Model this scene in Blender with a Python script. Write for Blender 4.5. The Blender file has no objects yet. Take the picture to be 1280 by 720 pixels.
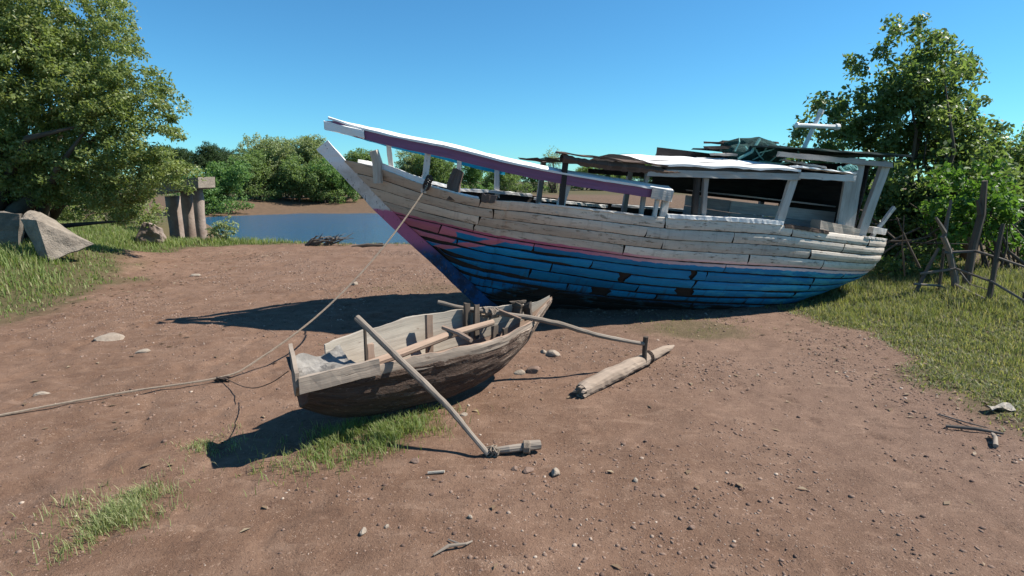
import bpy, bmesh, math, random
import numpy as np
from mathutils import Vector, Matrix, Euler

random.seed(7)
RNG = np.random.default_rng(11)
sc = bpy.context.scene
COL = sc.collection

# ------------------------------------------------------------------ camera numbers
CAM_H, PITCH, FOC = 1.9, math.radians(10.9), 700.0      # eye height, tilt down, focal length in px of a 1280 frame
FW = np.array([0, math.cos(PITCH), -math.sin(PITCH)]); UP = np.array([0, math.sin(PITCH), math.cos(PITCH)])


def at(u, v, Y):
    """world point seen at (u, v) of the 1280x720 photo when it stands Y metres ahead"""
    r = FW + np.array([1.0, 0, 0]) * (u - 640) / FOC + UP * (360 - v) / FOC
    return np.array([0, 0, CAM_H]) + r * (Y / r[1])


# ------------------------------------------------------------------ noise
def _hash(ix, iy, seed):
    h = (ix.astype(np.int64) * 374761393 + iy.astype(np.int64) * 668265263 + seed * 1442695041) & 0xFFFFFFFF
    h = ((h ^ (h >> 13)) * 1274126177) & 0xFFFFFFFF
    return ((h ^ (h >> 16)) & 0xFFFF) / 65535.0


def vnoise(x, y, seed=0):
    x = np.asarray(x, float); y = np.asarray(y, float)
    ix = np.floor(x); iy = np.floor(y); fx = x - ix; fy = y - iy
    fx = fx * fx * (3 - 2 * fx); fy = fy * fy * (3 - 2 * fy)
    a = _hash(ix, iy, seed); b = _hash(ix + 1, iy, seed); c = _hash(ix, iy + 1, seed); d = _hash(ix + 1, iy + 1, seed)
    return (a + (b - a) * fx) * (1 - fy) + (c + (d - c) * fx) * fy


def fbm(x, y, seed=0, oct=4):
    t = 0; a = .5; s = 0
    for k in range(oct):
        t = t + a * vnoise(x * 2 ** k, y * 2 ** k, seed + k); s += a; a *= .5
    return t / s


def sst(a, b, x):
    t = np.clip((np.asarray(x, float) - a) / (b - a), 0, 1)
    return t * t * (3 - 2 * t)


def smooth(xs, ys):
    """monotone-ish cubic through the points"""
    xs = np.array(xs, float); ys = np.array(ys, float)
    d = np.diff(ys) / np.diff(xs); m = np.zeros_like(ys)
    m[1:-1] = np.where(d[:-1] * d[1:] > 0, 2 * d[:-1] * d[1:] / (d[:-1] + d[1:] + 1e-12), 0); m[0] = d[0]; m[-1] = d[-1]

    def f(x):
        x = np.clip(np.asarray(x, float), xs[0], xs[-1]); i = np.clip(np.searchsorted(xs, x) - 1, 0, len(xs) - 2)
        h = xs[i + 1] - xs[i]; t = (x - xs[i]) / h
        return ((2 * t**3 - 3 * t**2 + 1) * ys[i] + (t**3 - 2 * t**2 + t) * h * m[i] + (-2 * t**3 + 3 * t**2) * ys[i + 1] + (t**3 - t**2) * h * m[i + 1])
    return f


# ------------------------------------------------------------------ terrain height
def shore(x):
    x = np.asarray(x, float)
    return 16.9 + .5 * (fbm(x * .35, x * 0 + 3, 5, 3) - .5) + np.where(x < -5, .16 * (-x - 5), 0) * .6 + 7 * sst(-11.6, -14, x) + 1.7 * np.clip(x - 6.5, 0, 60)


WATER_Z = -1.5


def far_shore(x):
    return 58 + 2.5 * (fbm(np.asarray(x) * .06, np.asarray(x) * 0, 9, 3) - .5) - 9 * sst(-22, -34, x)


FOOT = []
for (x0, y0, x1, y1, n_) in ((1.9, 1.7, .75, 4.1, 8), (-1.6, 2.0, -2.9, 6.8, 14), (3.0, 2.4, 1.9, 6.6, 12)):
    for k_ in range(n_):
        t_ = k_ / (n_ - 1); a_ = math.atan2(y1 - y0, x1 - x0); sd_ = .09 * (1 if k_ % 2 else -1)
        FOOT.append((x0 + (x1 - x0) * t_ - math.sin(a_) * sd_ + .06 * math.sin(k_ * 5.1), y0 + (y1 - y0) * t_ + math.cos(a_) * sd_ + .05 * math.sin(k_ * 3.7), a_ + .2 * math.sin(k_ * 2.3)))


def gh(x, y, fine=True):
    x = np.asarray(x, float); y = np.asarray(y, float)
    z = .10 * (fbm(x * .35, y * .35, 21, 3) - .5)
    if fine:
        near = sst(30, 12, y)
        z = z + near * (.05 * (fbm(x * 1.9, y * 1.9, 31, 3) - .5) + .030 * (fbm(x * 7, y * 7, 41, 4) - .5))
        # little ruts and dried cracks of the foreground
        z = z - near * .02 * np.clip(1 - np.abs(fbm(x * 1.1, y * 1.1, 55, 3) - .5) * 22, 0, 1) * sst(-.3, -1.6, x)
    if fine:
        for fx, fy, fa_ in FOOT:
            dx, dy = x - fx, y - fy; u_ = dx * math.cos(fa_) + dy * math.sin(fa_); v_ = -dx * math.sin(fa_) + dy * math.cos(fa_)
            e = (u_ / .135) ** 2 + (v_ / .05) ** 2
            z = z - .013 * np.exp(-e ** 2) + .005 * np.exp(-(np.sqrt(e) - 1.25) ** 2 * 14)
    z = z + .45 * sst(-7.2, -9.6, x) * sst(6.5, 9.5, y) * sst(15, 12, y) + .35 * sst(-10, -15, x) * sst(6, 12, y) + .25 * sst(5, 9, x)
    d = y - shore(x)
    z = z - sst(-.25, 7.5, d) * 3.4
    z = np.where(d > 6, np.maximum(z, -3.4), z)
    df = y - far_shore(x)
    bank = -2.2 + .7 * sst(-4, 0, df) + 1.25 * sst(0, 17, df) + .6 * sst(15, 120, df)
    bank = bank + .12 * (fbm(x * .5, y * .5, 77, 3) - .5)
    return np.where(df > -8, np.maximum(z, bank), z)


# ------------------------------------------------------------------ mesh building
class MB:
    """collects vertices with one (u, v, random) attribute and builds ONE mesh object"""

    def __init__(s):
        s.V = []; s.U = []; s.F = []; s.MI = []; s.n = 0

    def add(s, V, F, U=None, mi=0):
        V = np.asarray(V, float).reshape(-1, 3)
        U = np.zeros_like(V) if U is None else np.asarray(U, float).reshape(-1, 3)
        s.V.append(V); s.U.append(U)
        for f in F: s.F.append([i + s.n for i in f]); s.MI.append(mi)
        s.n += len(V)

    def plank(s, p0, p1, w, t, up=(0, 0, 1), seg=6, jit=.004, rag=.015, bend=0., mi=0, rnd=None, w1=None):
        """a sawn board from p0 to p1; w across (side), t along up"""
        p0 = np.array(p0, float); p1 = np.array(p1, float); d = p1 - p0; L = np.linalg.norm(d); d /= L
        up = np.array(up, float); up = up - d * (up @ d); up /= np.linalg.norm(up); sd = np.cross(d, up)
        rnd = random.random() if rnd is None else rnd
        u0 = random.random() * 20
        V = []; U = []; w1 = w if w1 is None else w1
        for i in range(seg + 1):
            f = i / seg; c = p0 + d * L * f + up * (bend * 4 * f * (1 - f)); ww = w + (w1 - w) * f
            for k, (a, b) in enumerate(((-1, -1), (1, -1), (1, 1), (-1, 1))):
                e = random.uniform(-rag, rag) if i in (0, seg) else 0
                V.append(c + sd * (a * ww / 2 + random.uniform(-jit, jit)) + up * (b * t / 2 + random.uniform(-jit, jit)) + d * e)
                U.append((u0 + L * f, (a * .5 + .5) * ww + (b * .5 + .5) * t, rnd))
        F = [(0, 1, 2, 3), tuple(seg * 4 + k for k in (3, 2, 1, 0))]
        for i in range(seg):
            for k in range(4):
                a, b = i * 4 + k, i * 4 + (k + 1) % 4
                F.append((b, a, a + 4, b + 4))
        s.add(V, F, U, mi)

    def tube(s, pts, rad, n=8, jit=0., mi=0, rnd=None, cap=True):
        P = np.array(pts, float); R = np.broadcast_to(np.array(rad, float), (len(P),)).copy()
        rnd = random.random() if rnd is None else rnd
        T = np.gradient(P, axis=0); T /= np.linalg.norm(T, axis=1)[:, None] + 1e-12
        a = np.array([0, 0, 1.]) if abs(T[0][2]) < .9 else np.array([1., 0, 0])
        V = []; U = []; u = 0; u0 = random.random() * 20
        for i in range(len(P)):
            if i: u += np.linalg.norm(P[i] - P[i - 1])
            x = a - T[i] * (a @ T[i]); x /= np.linalg.norm(x) + 1e-12; a = x; y = np.cross(T[i], x)
            for k in range(n):
                q = 2 * math.pi * k / n; r = R[i] * (1 + random.uniform(-jit, jit))
                V.append(P[i] + (x * math.cos(q) + y * math.sin(q)) * r); U.append((u0 + u, R[i] * q if k <= n / 2 else R[i] * (2 * math.pi - q), rnd))
        F = []
        for i in range(len(P) - 1):
            for k in range(n):
                b = (k + 1) % n
                F.append((i * n + k, i * n + b, (i + 1) * n + b, (i + 1) * n + k))
        if cap:
            F.append(tuple(range(n))[::-1]); F.append(tuple((len(P) - 1) * n + k for k in range(n)))
        s.add(V, F, U, mi)

    def grid(s, V, nu, nv, U=None, mi=0, flip=False):
        F = []
        for i in range(nu - 1):
            for j in range(nv - 1):
                q = (i * nv + j, i * nv + j + 1, (i + 1) * nv + j + 1, (i + 1) * nv + j)
                F.append(q[::-1] if flip else q)
        s.add(V, F, U, mi)

    def build(s, name, mat, parent=None, smooth_=False):
        me = bpy.data.meshes.new(name)
        V = np.vstack(s.V); U = np.vstack(s.U)
        me.from_pydata(V.tolist(), [], s.F)
        at_ = me.attributes.new('uvw', 'FLOAT_VECTOR', 'POINT'); at_.data.foreach_set('vector', U.astype(np.float32).ravel())
        for m in (mat if isinstance(mat, (list, tuple)) else [mat]): me.materials.append(m)
        me.polygons.foreach_set('material_index', s.MI)
        if smooth_: me.polygons.foreach_set('use_smooth', [True] * len(me.polygons))
        me.update()
        return link(name, me, parent)


def link(name, me, parent=None):
    o = bpy.data.objects.new(name, me); COL.objects.link(o)
    if parent is not None: o.parent = parent
    return o


def fast_mesh(name, V, F, attr=None, mat=None, parent=None, smooth_=False):
    """F: (n, k) faces all of one size, or a list of two such arrays"""
    Fs = F if isinstance(F, list) else [F]
    me = bpy.data.meshes.new(name); V = np.asarray(V, np.float32)
    me.vertices.add(len(V)); me.vertices.foreach_set('co', V.ravel())
    loops = np.concatenate([f.ravel() for f in Fs]).astype(np.int32)
    tot = np.concatenate([np.full(len(f), f.shape[1]) for f in Fs]).astype(np.int32)
    st = np.concatenate([[0], np.cumsum(tot)[:-1]]).astype(np.int32)
    me.loops.add(len(loops)); me.loops.foreach_set('vertex_index', loops)
    me.polygons.add(len(tot)); me.polygons.foreach_set('loop_start', st); me.polygons.foreach_set('loop_total', tot)
    if smooth_: me.polygons.foreach_set('use_smooth', np.ones(len(tot), bool))
    me.update(calc_edges=True)
    if attr is not None:
        a = me.attributes.new('uvw', 'FLOAT_VECTOR', 'POINT'); a.data.foreach_set('vector', np.asarray(attr, np.float32).ravel())
    if mat: me.materials.append(mat)
    return link(name, me, parent)


def tag(o, label=None, cat=None, group=None, kind=None):
    for k, v in (('label', label), ('category', cat), ('group', group), ('kind', kind)):
        if v: o[k] = v
    return o


def empty(name, loc=(0, 0, 0), rot=(0, 0, 0)):
    o = bpy.data.objects.new(name, None); COL.objects.link(o); o.location = loc; o.rotation_euler = rot
    o.empty_display_size = .2
    return o


# ------------------------------------------------------------------ materials
class Mat:
    def __init__(s, name):
        s.m = bpy.data.materials.new(name); s.m.use_nodes = True
        s.N = s.m.node_tree.nodes; s.L = s.m.node_tree.links
        s.b = s.N['Principled BSDF']; s.out = s.N['Material Output']; s.b.inputs['Roughness'].default_value = .8
        s.b.inputs['Specular IOR Level'].default_value = .25

    def put(s, sock, v):
        if hasattr(v, 'is_output') or isinstance(v, bpy.types.NodeSocket): s.L.new(v, sock)
        elif isinstance(v, (tuple, list)) and len(v) == 3 and sock.type == 'RGBA': sock.default_value = (*v, 1)
        else: sock.default_value = v

    def attr(s):
        if not hasattr(s, '_a'):
            n = s.N.new('ShaderNodeAttribute'); n.attribute_name = 'uvw'; s._a = n.outputs['Vector']
            p = s.N.new('ShaderNodeSeparateXYZ'); s.L.new(s._a, p.inputs[0]); s.u, s.v, s.w = p.outputs
        return s._a

    def obj(s):
        return s.N.new('ShaderNodeTexCoord').outputs['Object']

    def scale(s, vec, xyz):
        n = s.N.new('ShaderNodeMapping'); s.L.new(vec, n.inputs[0]); n.inputs['Scale'].default_value = xyz
        return n.outputs[0]

    def noise(s, vec, scale=5, detail=4, rough=.55, dist=0.):
        n = s.N.new('ShaderNodeTexNoise'); s.L.new(vec, n.inputs['Vector'])
        n.inputs['Scale'].default_value = scale; n.inputs['Detail'].default_value = detail; n.inputs['Roughness'].default_value = rough
        n.inputs['Distortion'].default_value = dist
        return n.outputs[0]

    def voro(s, vec, scale=5, feat='F1', out=0):
        n = s.N.new('ShaderNodeTexVoronoi'); s.L.new(vec, n.inputs['Vector']); n.inputs['Scale'].default_value = scale; n.feature = feat
        return n.outputs[out]

    def math(s, op, a, b=0., c=0., clamp=False):
        n = s.N.new('ShaderNodeMath'); n.operation = op; n.use_clamp = clamp
        for i, v in enumerate((a, b, c)): s.put(n.inputs[i], v)
        return n.outputs[0]

    def step(s, x, a, b):
        n = s.N.new('ShaderNodeMapRange'); n.interpolation_type = 'SMOOTHSTEP'; s.put(n.inputs[0], x)
        n.inputs[1].default_value = a; n.inputs[2].default_value = b
        if a > b:
            n.inputs[1].default_value = b; n.inputs[2].default_value = a; n.inputs[3].default_value = 1; n.inputs[4].default_value = 0
        return n.outputs[0]

    def mix(s, f, a, b, mode='MIX'):
        n = s.N.new('ShaderNodeMix'); n.data_type = 'RGBA'; n.blend_type = mode
        s.put(n.inputs[0], f); s.put(n.inputs[6], a); s.put(n.inputs[7], b)
        return n.outputs[2]

    def bump(s, h, strength=.5, dist=.01):
        n = s.N.new('ShaderNodeBump'); s.L.new(h, n.inputs['Height']); n.inputs['Strength'].default_value = strength; n.inputs['Distance'].default_value = dist
        s.L.new(n.outputs[0], s.b.inputs['Normal'])

    def color(s, c, rough=None, spec=None):
        s.put(s.b.inputs['Base Color'], c)
        if rough is not None: s.put(s.b.inputs['Roughness'], rough)
        if spec is not None: s.put(s.b.inputs['Specular IOR Level'], spec)
        return s.m


def wood(name, a, b, dark, crack=.5, rough=.85, grain=1.0, chip=None, chip_amt=.5):
    """boards with long grain, cracks and, with chip, a worn coat of paint (a, b) over bare wood (chip)"""
    M = Mat(name); at_ = M.attr()
    g = M.noise(M.scale(at_, (2.2 * grain, 45 * grain, 9)), 1, 5, .6)
    big = M.noise(M.scale(at_, (1.2, 4, 7)), 1.6, 4, .6)
    c = M.mix(M.step(big, .3, .7), a, b)
    r = M.math('MULTIPLY_ADD', M.w, .5, .72)
    c = M.mix(1., c, r, 'MULTIPLY')
    if chip is not None:
        f = M.noise(M.scale(at_, (3.5, 11, 7)), 2.6, 6, .7)
        c = M.mix(M.step(f, .5 + .25 * (1 - chip_amt), .56 + .25 * (1 - chip_amt)), c, chip)
    cr = M.step(g, .36 - .1 * (1 - crack), .30 - .1 * (1 - crack))
    c = M.mix(M.math('MULTIPLY', cr, .8 * crack + .1), c, dark)
    c = M.mix(M.math('MULTIPLY', M.step(g, .35, .75), .25), c, dark)
    M.bump(g, .5, .012)
    return M.color(c, rough)


m = {}
m['white'] = wood('worn_white_paint', (.62, .585, .54), (.47, .435, .39), (.13, .105, .09), .5, .75, 1, (.25, .21, .17), .5)
m['cap_white'] = wood('sunbleached_white_paint', (.82, .81, .79), (.76, .74, .71), (.3, .26, .23), .2, .65, 1, (.5, .45, .4), .12)
m['purple'] = wood('mauve_paint', (.25, .105, .20), (.21, .09, .165), (.06, .04, .045), .25, .6, 1, (.3, .25, .23), .2)
m['cyan'] = wood('turquoise_paint', (.01, .36, .55), (.015, .30, .47), (.02, .1, .13), .2, .6, 1, (.3, .36, .36), .1)
m['grey'] = wood('grey_weathered_boards', (.36, .34, .32), (.27, .25, .235), (.07, .06, .05), .6, .9)
m['pale'] = wood('pale_weathered_boards', (.50, .44, .37), (.38, .32, .26), (.12, .08, .06), .55, .9)
m['brown'] = wood('brown_rotten_wood', (.15, .105, .085), (.095, .065, .05), (.025, .018, .014), .8, .95)
m['dark'] = wood('dark_wood', (.05, .042, .038), (.03, .026, .024), (.012, .01, .009), .6, .95)  # near-black wood for the inner skin and cabin walls
m['canoe'] = wood('sunbleached_canoe_wood', (.31, .255, .205), (.225, .18, .145), (.055, .04, .03), .85, .92, .8, (.14, .105, .08), .45)
m['strake_in'] = wood('cream_strake_wood', (.42, .37, .305), (.31, .265, .215), (.09, .065, .05), .8, .92, .8, (.19, .14, .105), .35)
m['canoe_in'] = wood('tan_canoe_wood', (.37, .265, .195), (.29, .20, .15), (.08, .048, .034), .75, .92, .8, (.17, .115, .085), .3)
m['pole'] = wood('bare_pole_wood', (.30, .25, .205), (.205, .168, .135), (.06, .044, .033), .8, .9, 1.2, (.14, .105, .08), .3)
m['float'] = wood('grey_float_wood', (.33, .26, .205), (.235, .18, .138), (.07, .048, .036), .8, .92, .8)
m['deadwood'] = wood('grey_dead_wood', (.20, .17, .145), (.13, .11, .095), (.04, .03, .025), .6, .95)
m['bark'] = wood('bark', (.115, .09, .07), (.075, .058, .045), (.025, .02, .016), .8, .95)
m['greenroof'] = wood('dark_green_sheeting', (.022, .05, .045), (.014, .032, .03), (.01, .012, .012), .3, .7)


def plain(name, a, b, scale=6, rough=.85, bump=.3):
    M = Mat(name); n = M.noise(M.obj(), scale, 6, .65); n2 = M.noise(M.obj(), scale * 7, 4, .6)
    c = M.mix(M.step(n, .3, .7), a, b); c = M.mix(M.math('MULTIPLY', M.step(n2, .4, .7), .3), c, tuple(x * .5 for x in a))
    M.bump(n2, bump, .02)
    return M.color(c, rough)


m['concrete'] = plain('old_concrete', (.27, .228, .185), (.165, .138, .112), 5, .95, 1)
m['pier'] = plain('stained_concrete_pier', (.300, .240, .203), (.188, .135, .109), 2.2, .9, .5)
m['masonry'] = plain('weathered_masonry', (.203, .176, .150), (.128, .109, .094), 4, .95, .8)
m['net'] = plain('dark_green_netting', (.012, .04, .038), (.02, .075, .07), 14, .9, 1)
m['netcord'] = plain('pale_green_cord', (.18, .38, .35), (.10, .26, .24), 30, .9, .3)
m['rope'] = plain('tan_rope', (.302, .241, .187), (.230, .180, .137), 40, .95, .6)
m['ropedark'] = plain('dirty_rope', (.101, .072, .058), (.065, .047, .036), 40, .95, .6)
m['stone'] = plain('pale_stone', (.302, .252, .202), (.238, .187, .144), 12, .9, .5)
m['stonered'] = plain('reddish_stone', (.209, .140, .108), (.151, .097, .072), 14, .9, .5)
m['sheet'] = plain('mud_stained_sheet', (.30, .28, .255), (.11, .10, .09), 4, .95, .5)
m['litter'] = plain('pale_dry_bark', (.446, .403, .338), (.324, .274, .216), 30, .8, .4)


def leafmat(name, cols, rough=.42, trans=.3):
    """cols: three colours picked per leaf by the attribute's u"""
    M = Mat(name); M.attr()
    c = M.mix(M.step(M.u, .0, .55), cols[0], cols[1]); c = M.mix(M.step(M.u, .62, 1.), c, cols[2])
    M.color(c, rough, .32)
    t = M.N.new('ShaderNodeBsdfTranslucent'); M.put(t.inputs[0], M.mix(1., c, (1.25, 1.3, .7), 'MULTIPLY'))
    mx = M.N.new('ShaderNodeMixShader'); mx.inputs[0].default_value = trans
    M.L.new(M.b.outputs[0], mx.inputs[1]); M.L.new(t.outputs[0], mx.inputs[2]); M.L.new(mx.outputs[0], M.out.inputs[0])
    return M.m


m['leaf_olive'] = leafmat('olive_leaves', ((.130, .175, .052), (.205, .250, .088), (.320, .325, .170)), .40, .46)
m['leaf_mangrove'] = leafmat('glossy_mangrove_leaves', ((.085, .135, .046), (.145, .200, .070), (.250, .285, .140)), .42, .50)
m['leaf_bright'] = leafmat('bright_green_leaves', ((.062, .128, .022), (.095, .185, .034), (.145, .235, .060)), .48, .45)
m['leaf_far'] = leafmat('far_mangrove_leaves', ((.120, .181, .060), (.163, .231, .086), (.224, .274, .120)), .6, .45)
m['leaf_far_bright'] = leafmat('far_bright_leaves', ((.090, .178, .052), (.130, .225, .072), (.185, .265, .105)), .6, .45)
m['leaf_far_grey'] = leafmat('far_greygreen_leaves', ((.205, .248, .120), (.257, .300, .155), (.309, .343, .189)), .6, .45)
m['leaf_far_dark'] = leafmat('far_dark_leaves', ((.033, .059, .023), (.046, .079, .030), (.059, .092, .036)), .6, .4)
m['grass_olive'] = leafmat('olive_grass', ((.127, .153, .057), (.195, .211, .086), (.332, .289, .163)), .6, .42)
m['grass_green'] = leafmat('fresh_grass', ((.130, .190, .052), (.200, .255, .082), (.320, .310, .160)), .6, .48)
m['grass_pale'] = leafmat('pale_green_grass', ((.178, .216, .080), (.254, .292, .123), (.395, .366, .216)), .6, .45)


def hull_paint():
    """u = metres along the boat, v = metres above the paint line"""
    M = Mat('flaking_hull_paint'); a = M.attr(); u, v, w = M.u, M.v, M.w
    st = M.scale(a, (1, 1, 13))
    n_big = M.noise(M.scale(a, (.8, 2.5, 13)), 1.5, 4, .6)
    n_fl = M.noise(M.scale(a, (2.2, 9, 13)), 3.2, 7, .72)
    n_st = M.noise(M.scale(a, (9, .9, 13)), 2.2, 4, .6)       # vertical streaks
    grain = M.noise(M.scale(a, (3, 70, 13)), 1, 4, .6)
    wob = M.math('MULTIPLY_ADD', M.noise(st, 7, 3), .05, -.025)
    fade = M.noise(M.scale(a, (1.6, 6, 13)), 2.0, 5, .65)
    white = M.mix(M.step(n_big, .3, .7), (.66, .585, .50), (.52, .445, .37))
    white = M.mix(M.math('MULTIPLY', M.step(u, .4, -1.6), .55), white, (.36, .30, .235))      # the bow strakes are worn to bare grey-tan wood
    white = M.mix(M.math('MULTIPLY', M.step(n_st, .52, .72), .35), white, (.30, .25, .21))
    white = M.mix(M.step(n_fl, .57, .62), white, (.30, .245, .19)); white = M.mix(M.math('MULTIPLY', M.step(fade, .52, .64), .35), white, (.34, .30, .26))
    vb0 = M.math('ADD', v, M.math('MULTIPLY', M.step(u, .6, -.3), .45))
    blue = M.mix(M.step(n_big, .3, .7), (.009, .235, .48), (.006, .165, .38))
    blue = M.mix(M.step(M.math('ADD', n_fl, M.math('MULTIPLY', v, -.28)), .80, .88), blue, (.05, .045, .04))
    blue = M.mix(M.math('MULTIPLY', M.step(n_st, .5, .7), M.step(v, -.25, -.75)), blue, (.035, .05, .06))
    blue = M.mix(M.step(M.math('ADD', vb0, M.math('MULTIPLY', n_fl, .22)), -.50, -.62), blue, (.030, .026, .023))  # dirty dark bottom, also carrying the shade under the bilge
    blue = M.mix(M.math('MULTIPLY', M.step(M.math('ADD', fade, M.math('MULTIPLY', M.step(u, 2.6, 5.2), .10)), .54, .64), M.math('MULTIPLY_ADD', M.step(u, 2.5, 5.0), .5, .25)), blue, (.05, .36, .52))  # worn turquoise fade, stronger aft where it paints in sunlight
    pink = M.mix(M.step(n_big, .3, .7), (.58, .20, .25), (.48, .15, .21))
    pinkst = M.mix(M.step(u, .6, 3.2), (.52, .16, .26), (.72, .50, .47))  # paler aft: sunlight on the stripe put into its colour
    vb = M.math('ADD', v, wob)
    below = M.step(vb, -.035, -.045)
    c = M.mix(below, white, blue)
    # pink shape near the stem and its curved arm
    e1 = M.math('ADD', M.math('MULTIPLY', M.math('POWER', M.math('ABSOLUTE', M.math('ADD', vb, .13)), 2.), 4.5), M.math('ADD', u, .52))
    f1 = M.math('MULTIPLY', M.step(e1, .01, -.01), M.step(vb, -.31, -.29))
    arm = M.math('ABSOLUTE', M.math('SUBTRACT', vb, M.math('MULTIPLY', M.math('SUBTRACT', u, .12), .42)))
    f2 = M.math('MULTIPLY', M.step(arm, .048, .036), M.math('MULTIPLY', M.step(u, -.80, -.76), M.step(u, .16, .12)))
    fp = M.math('MULTIPLY', M.math('MAXIMUM', f1, f2), below)
    c = M.mix(fp, c, pink)
    stripe = M.math('MULTIPLY', M.step(vb, -.055, -.045), M.step(vb, .04, .03))
    c = M.mix(stripe, c, pinkst)
    bare = M.mix(M.step(grain, .3, .7), (.10, .075, .06), (.05, .04, .034))
    c = M.mix(M.step(n_fl, .665, .70), c, bare)
    c = M.mix(1., c, M.math('MULTIPLY_ADD', w, .36, .80), 'MULTIPLY')
    c = M.mix(M.math('MULTIPLY', M.step(grain, .42, .30), .35), c, bare)
    h = M.math('ADD', M.math('MULTIPLY', grain, .4), M.math('MULTIPLY', M.step(n_fl, .64, .58), .8))
    M.bump(h, .5, .01)
    return M.color(c, .62, .3)


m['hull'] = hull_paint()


def stem_paint():
    M = Mat('stem_paint'); o = M.obj(); p = M.N.new('ShaderNodeSeparateXYZ'); M.L.new(o, p.inputs[0]); z = p.outputs[2]
    n = M.noise(o, 6, 6, .7); n2 = M.noise(M.scale(o, (5, 5, 1.5)), 9, 5, .65)
    zz = M.math('ADD', z, M.math('MULTIPLY_ADD', n, .12, -.06))
    c = M.mix(M.step(n, .35, .65), (.66, .63, .60), (.50, .46, .42))
    c = M.mix(M.step(zz, 1.90, 1.80), (.80, .76, .74), c)
    c = M.mix(M.step(zz, 1.36, 1.33), c, (.46, .14, .25))
    c = M.mix(M.step(zz, .98, .74), c, M.mix(M.step(n, .4, .6), (.012, .07, .19), (.02, .035, .07)))
    c = M.mix(M.step(n2, .60, .66), c, (.14, .115, .10))
    M.bump(n2, .5, .012)
    return M.color(c, .7)


m['stem'] = stem_paint()


def ground_mat():
    M = Mat('red_dirt'); M.attr(); o = M.obj()       # u: grass cover, v: wet mud, w: grey stony part
    n1 = M.noise(o, .55, 5, .6); n2 = M.noise(o, 3.2, 6, .65); n3 = M.noise(o, 22, 5, .7); n4 = M.noise(o, 90, 3, .7)
    c = M.mix(M.step(n1, .35, .68), (.140, .080, .051), (.178, .107, .072))
    c = M.mix(M.math('MULTIPLY', M.step(n2, .42, .66), .45), c, (.222, .140, .097))
    c = M.mix(M.math('MULTIPLY', M.step(n2, .44, .30), .55), c, (.107, .059, .039))
    c = M.mix(M.math('MULTIPLY', M.w, .55), c, (.175, .114, .085))
    c = M.mix(M.math('MULTIPLY', M.step(n3, .50, .70), .40), c, (.094, .053, .036))
    c = M.mix(M.math('MULTIPLY', M.step(n3, .42, .28), .35), c, (.260, .179, .129))
    # crumbs and grit pressed into the soil; dark dots paint pits and pebble shadows
    wob = M.N.new('ShaderNodeVectorMath'); wob.operation = 'ADD'; M.L.new(o, wob.inputs[0]); nv = M.N.new('ShaderNodeTexNoise'); M.L.new(o, nv.inputs[0]); nv.inputs['Scale'].default_value = 60
    sc0 = M.N.new('ShaderNodeVectorMath'); sc0.operation = 'SCALE'; M.L.new(nv.outputs[1], sc0.inputs[0]); sc0.inputs['Scale'].default_value = .016; M.L.new(sc0.outputs[0], wob.inputs[1]); ow = wob.outputs[0]
    for sc_, lo, tone, k, th in ((24, .12, (.358, .249, .183), .55, .56), (42, .17, (.054, .029, .021), .75, .53), (70, .20, (.358, .244, .178), .6, .52), (95, .22, (.059, .034, .026), .7, .50)):
        d = M.voro(ow, sc_); pick = M.noise(o, sc_ * .23, 2)
        c = M.mix(M.math('MULTIPLY', M.math('MULTIPLY', M.step(d, lo + .10, lo), M.step(pick, th, th + .05)), k), c, tone)
    scuff = M.noise(M.scale(o, (1.0, 2.6, 1)), 2.4, 6, .7, .6)
    c = M.mix(M.math('MULTIPLY', M.step(scuff, .53, .66), .38), c, (.268, .176, .124))
    c = M.mix(M.math('MULTIPLY', M.step(scuff, .43, .32), .45), c, (.090, .051, .034))
    gr = M.math('MULTIPLY', M.u, M.step(M.math('ADD', n3, M.math('MULTIPLY', M.u, .35)), .42, .75))
    c = M.mix(M.math('MULTIPLY', gr, .95), c, (.074, .065, .029))
    mud = M.mix(M.step(n2, .35, .65), (.131, .084, .053), (.092, .061, .040))
    c = M.mix(M.v, c, mud)
    h = M.math('ADD', M.math('MULTIPLY', n3, .55), M.math('ADD', M.math('MULTIPLY', n4, .35), M.math('MULTIPLY', M.noise(o, 260, 2), .25)))
    M.bump(h, .9, .026)
    return M.color(c, .93, .2)


m['ground'] = ground_mat()


def water_mat():
    M = Mat('estuary_water'); o = M.obj()
    n = M.noise(M.scale(o, (.5, 1.6, 1)), 1.6, 4, .55); n2 = M.noise(M.scale(o, (1, 2.2, 1)), 7, 3, .5)
    big = M.noise(M.scale(o, (.03, .12, 1)), 1, 3, .5)
    M.bump(M.math('ADD', M.math('MULTIPLY', n, .8), M.math('MULTIPLY', n2, .35)), .7, .3)
    return M.color(M.mix(M.step(big, .3, .7), (.012, .085, .17), (.02, .09, .15)), .10, .5)


m['water'] = water_mat()

# ------------------------------------------------------------------ world, sun, camera
SUN = Vector((.88, .11, 1.0)).normalized()
EL = math.asin(SUN.z); AZ = math.atan2(SUN.x, SUN.y)
w = bpy.data.worlds.new("World"); sc.world = w; w.use_nodes = True
nt = w.node_tree; bg = nt.nodes['Background']
sky = nt.nodes.new('ShaderNodeTexSky'); sky.sky_type = 'NISHITA'; sky.sun_disc = False
sky.sun_elevation = EL; sky.sun_rotation = AZ; sky.air_density = 1.0; sky.dust_density = 0.0; sky.ozone_density = 3.5; sky.altitude = 10
hs = nt.nodes.new('ShaderNodeMix'); hs.data_type = 'RGBA'; hs.blend_type = 'MULTIPLY'; hs.inputs[0].default_value = 1; hs.inputs[7].default_value = (.41, .88, 1.07, 1)      # clear tropical air
nt.links.new(sky.outputs[0], hs.inputs[6]); nt.links.new(hs.outputs[2], bg.inputs['Color'])
bg.inputs['Strength'].default_value = .075
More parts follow.
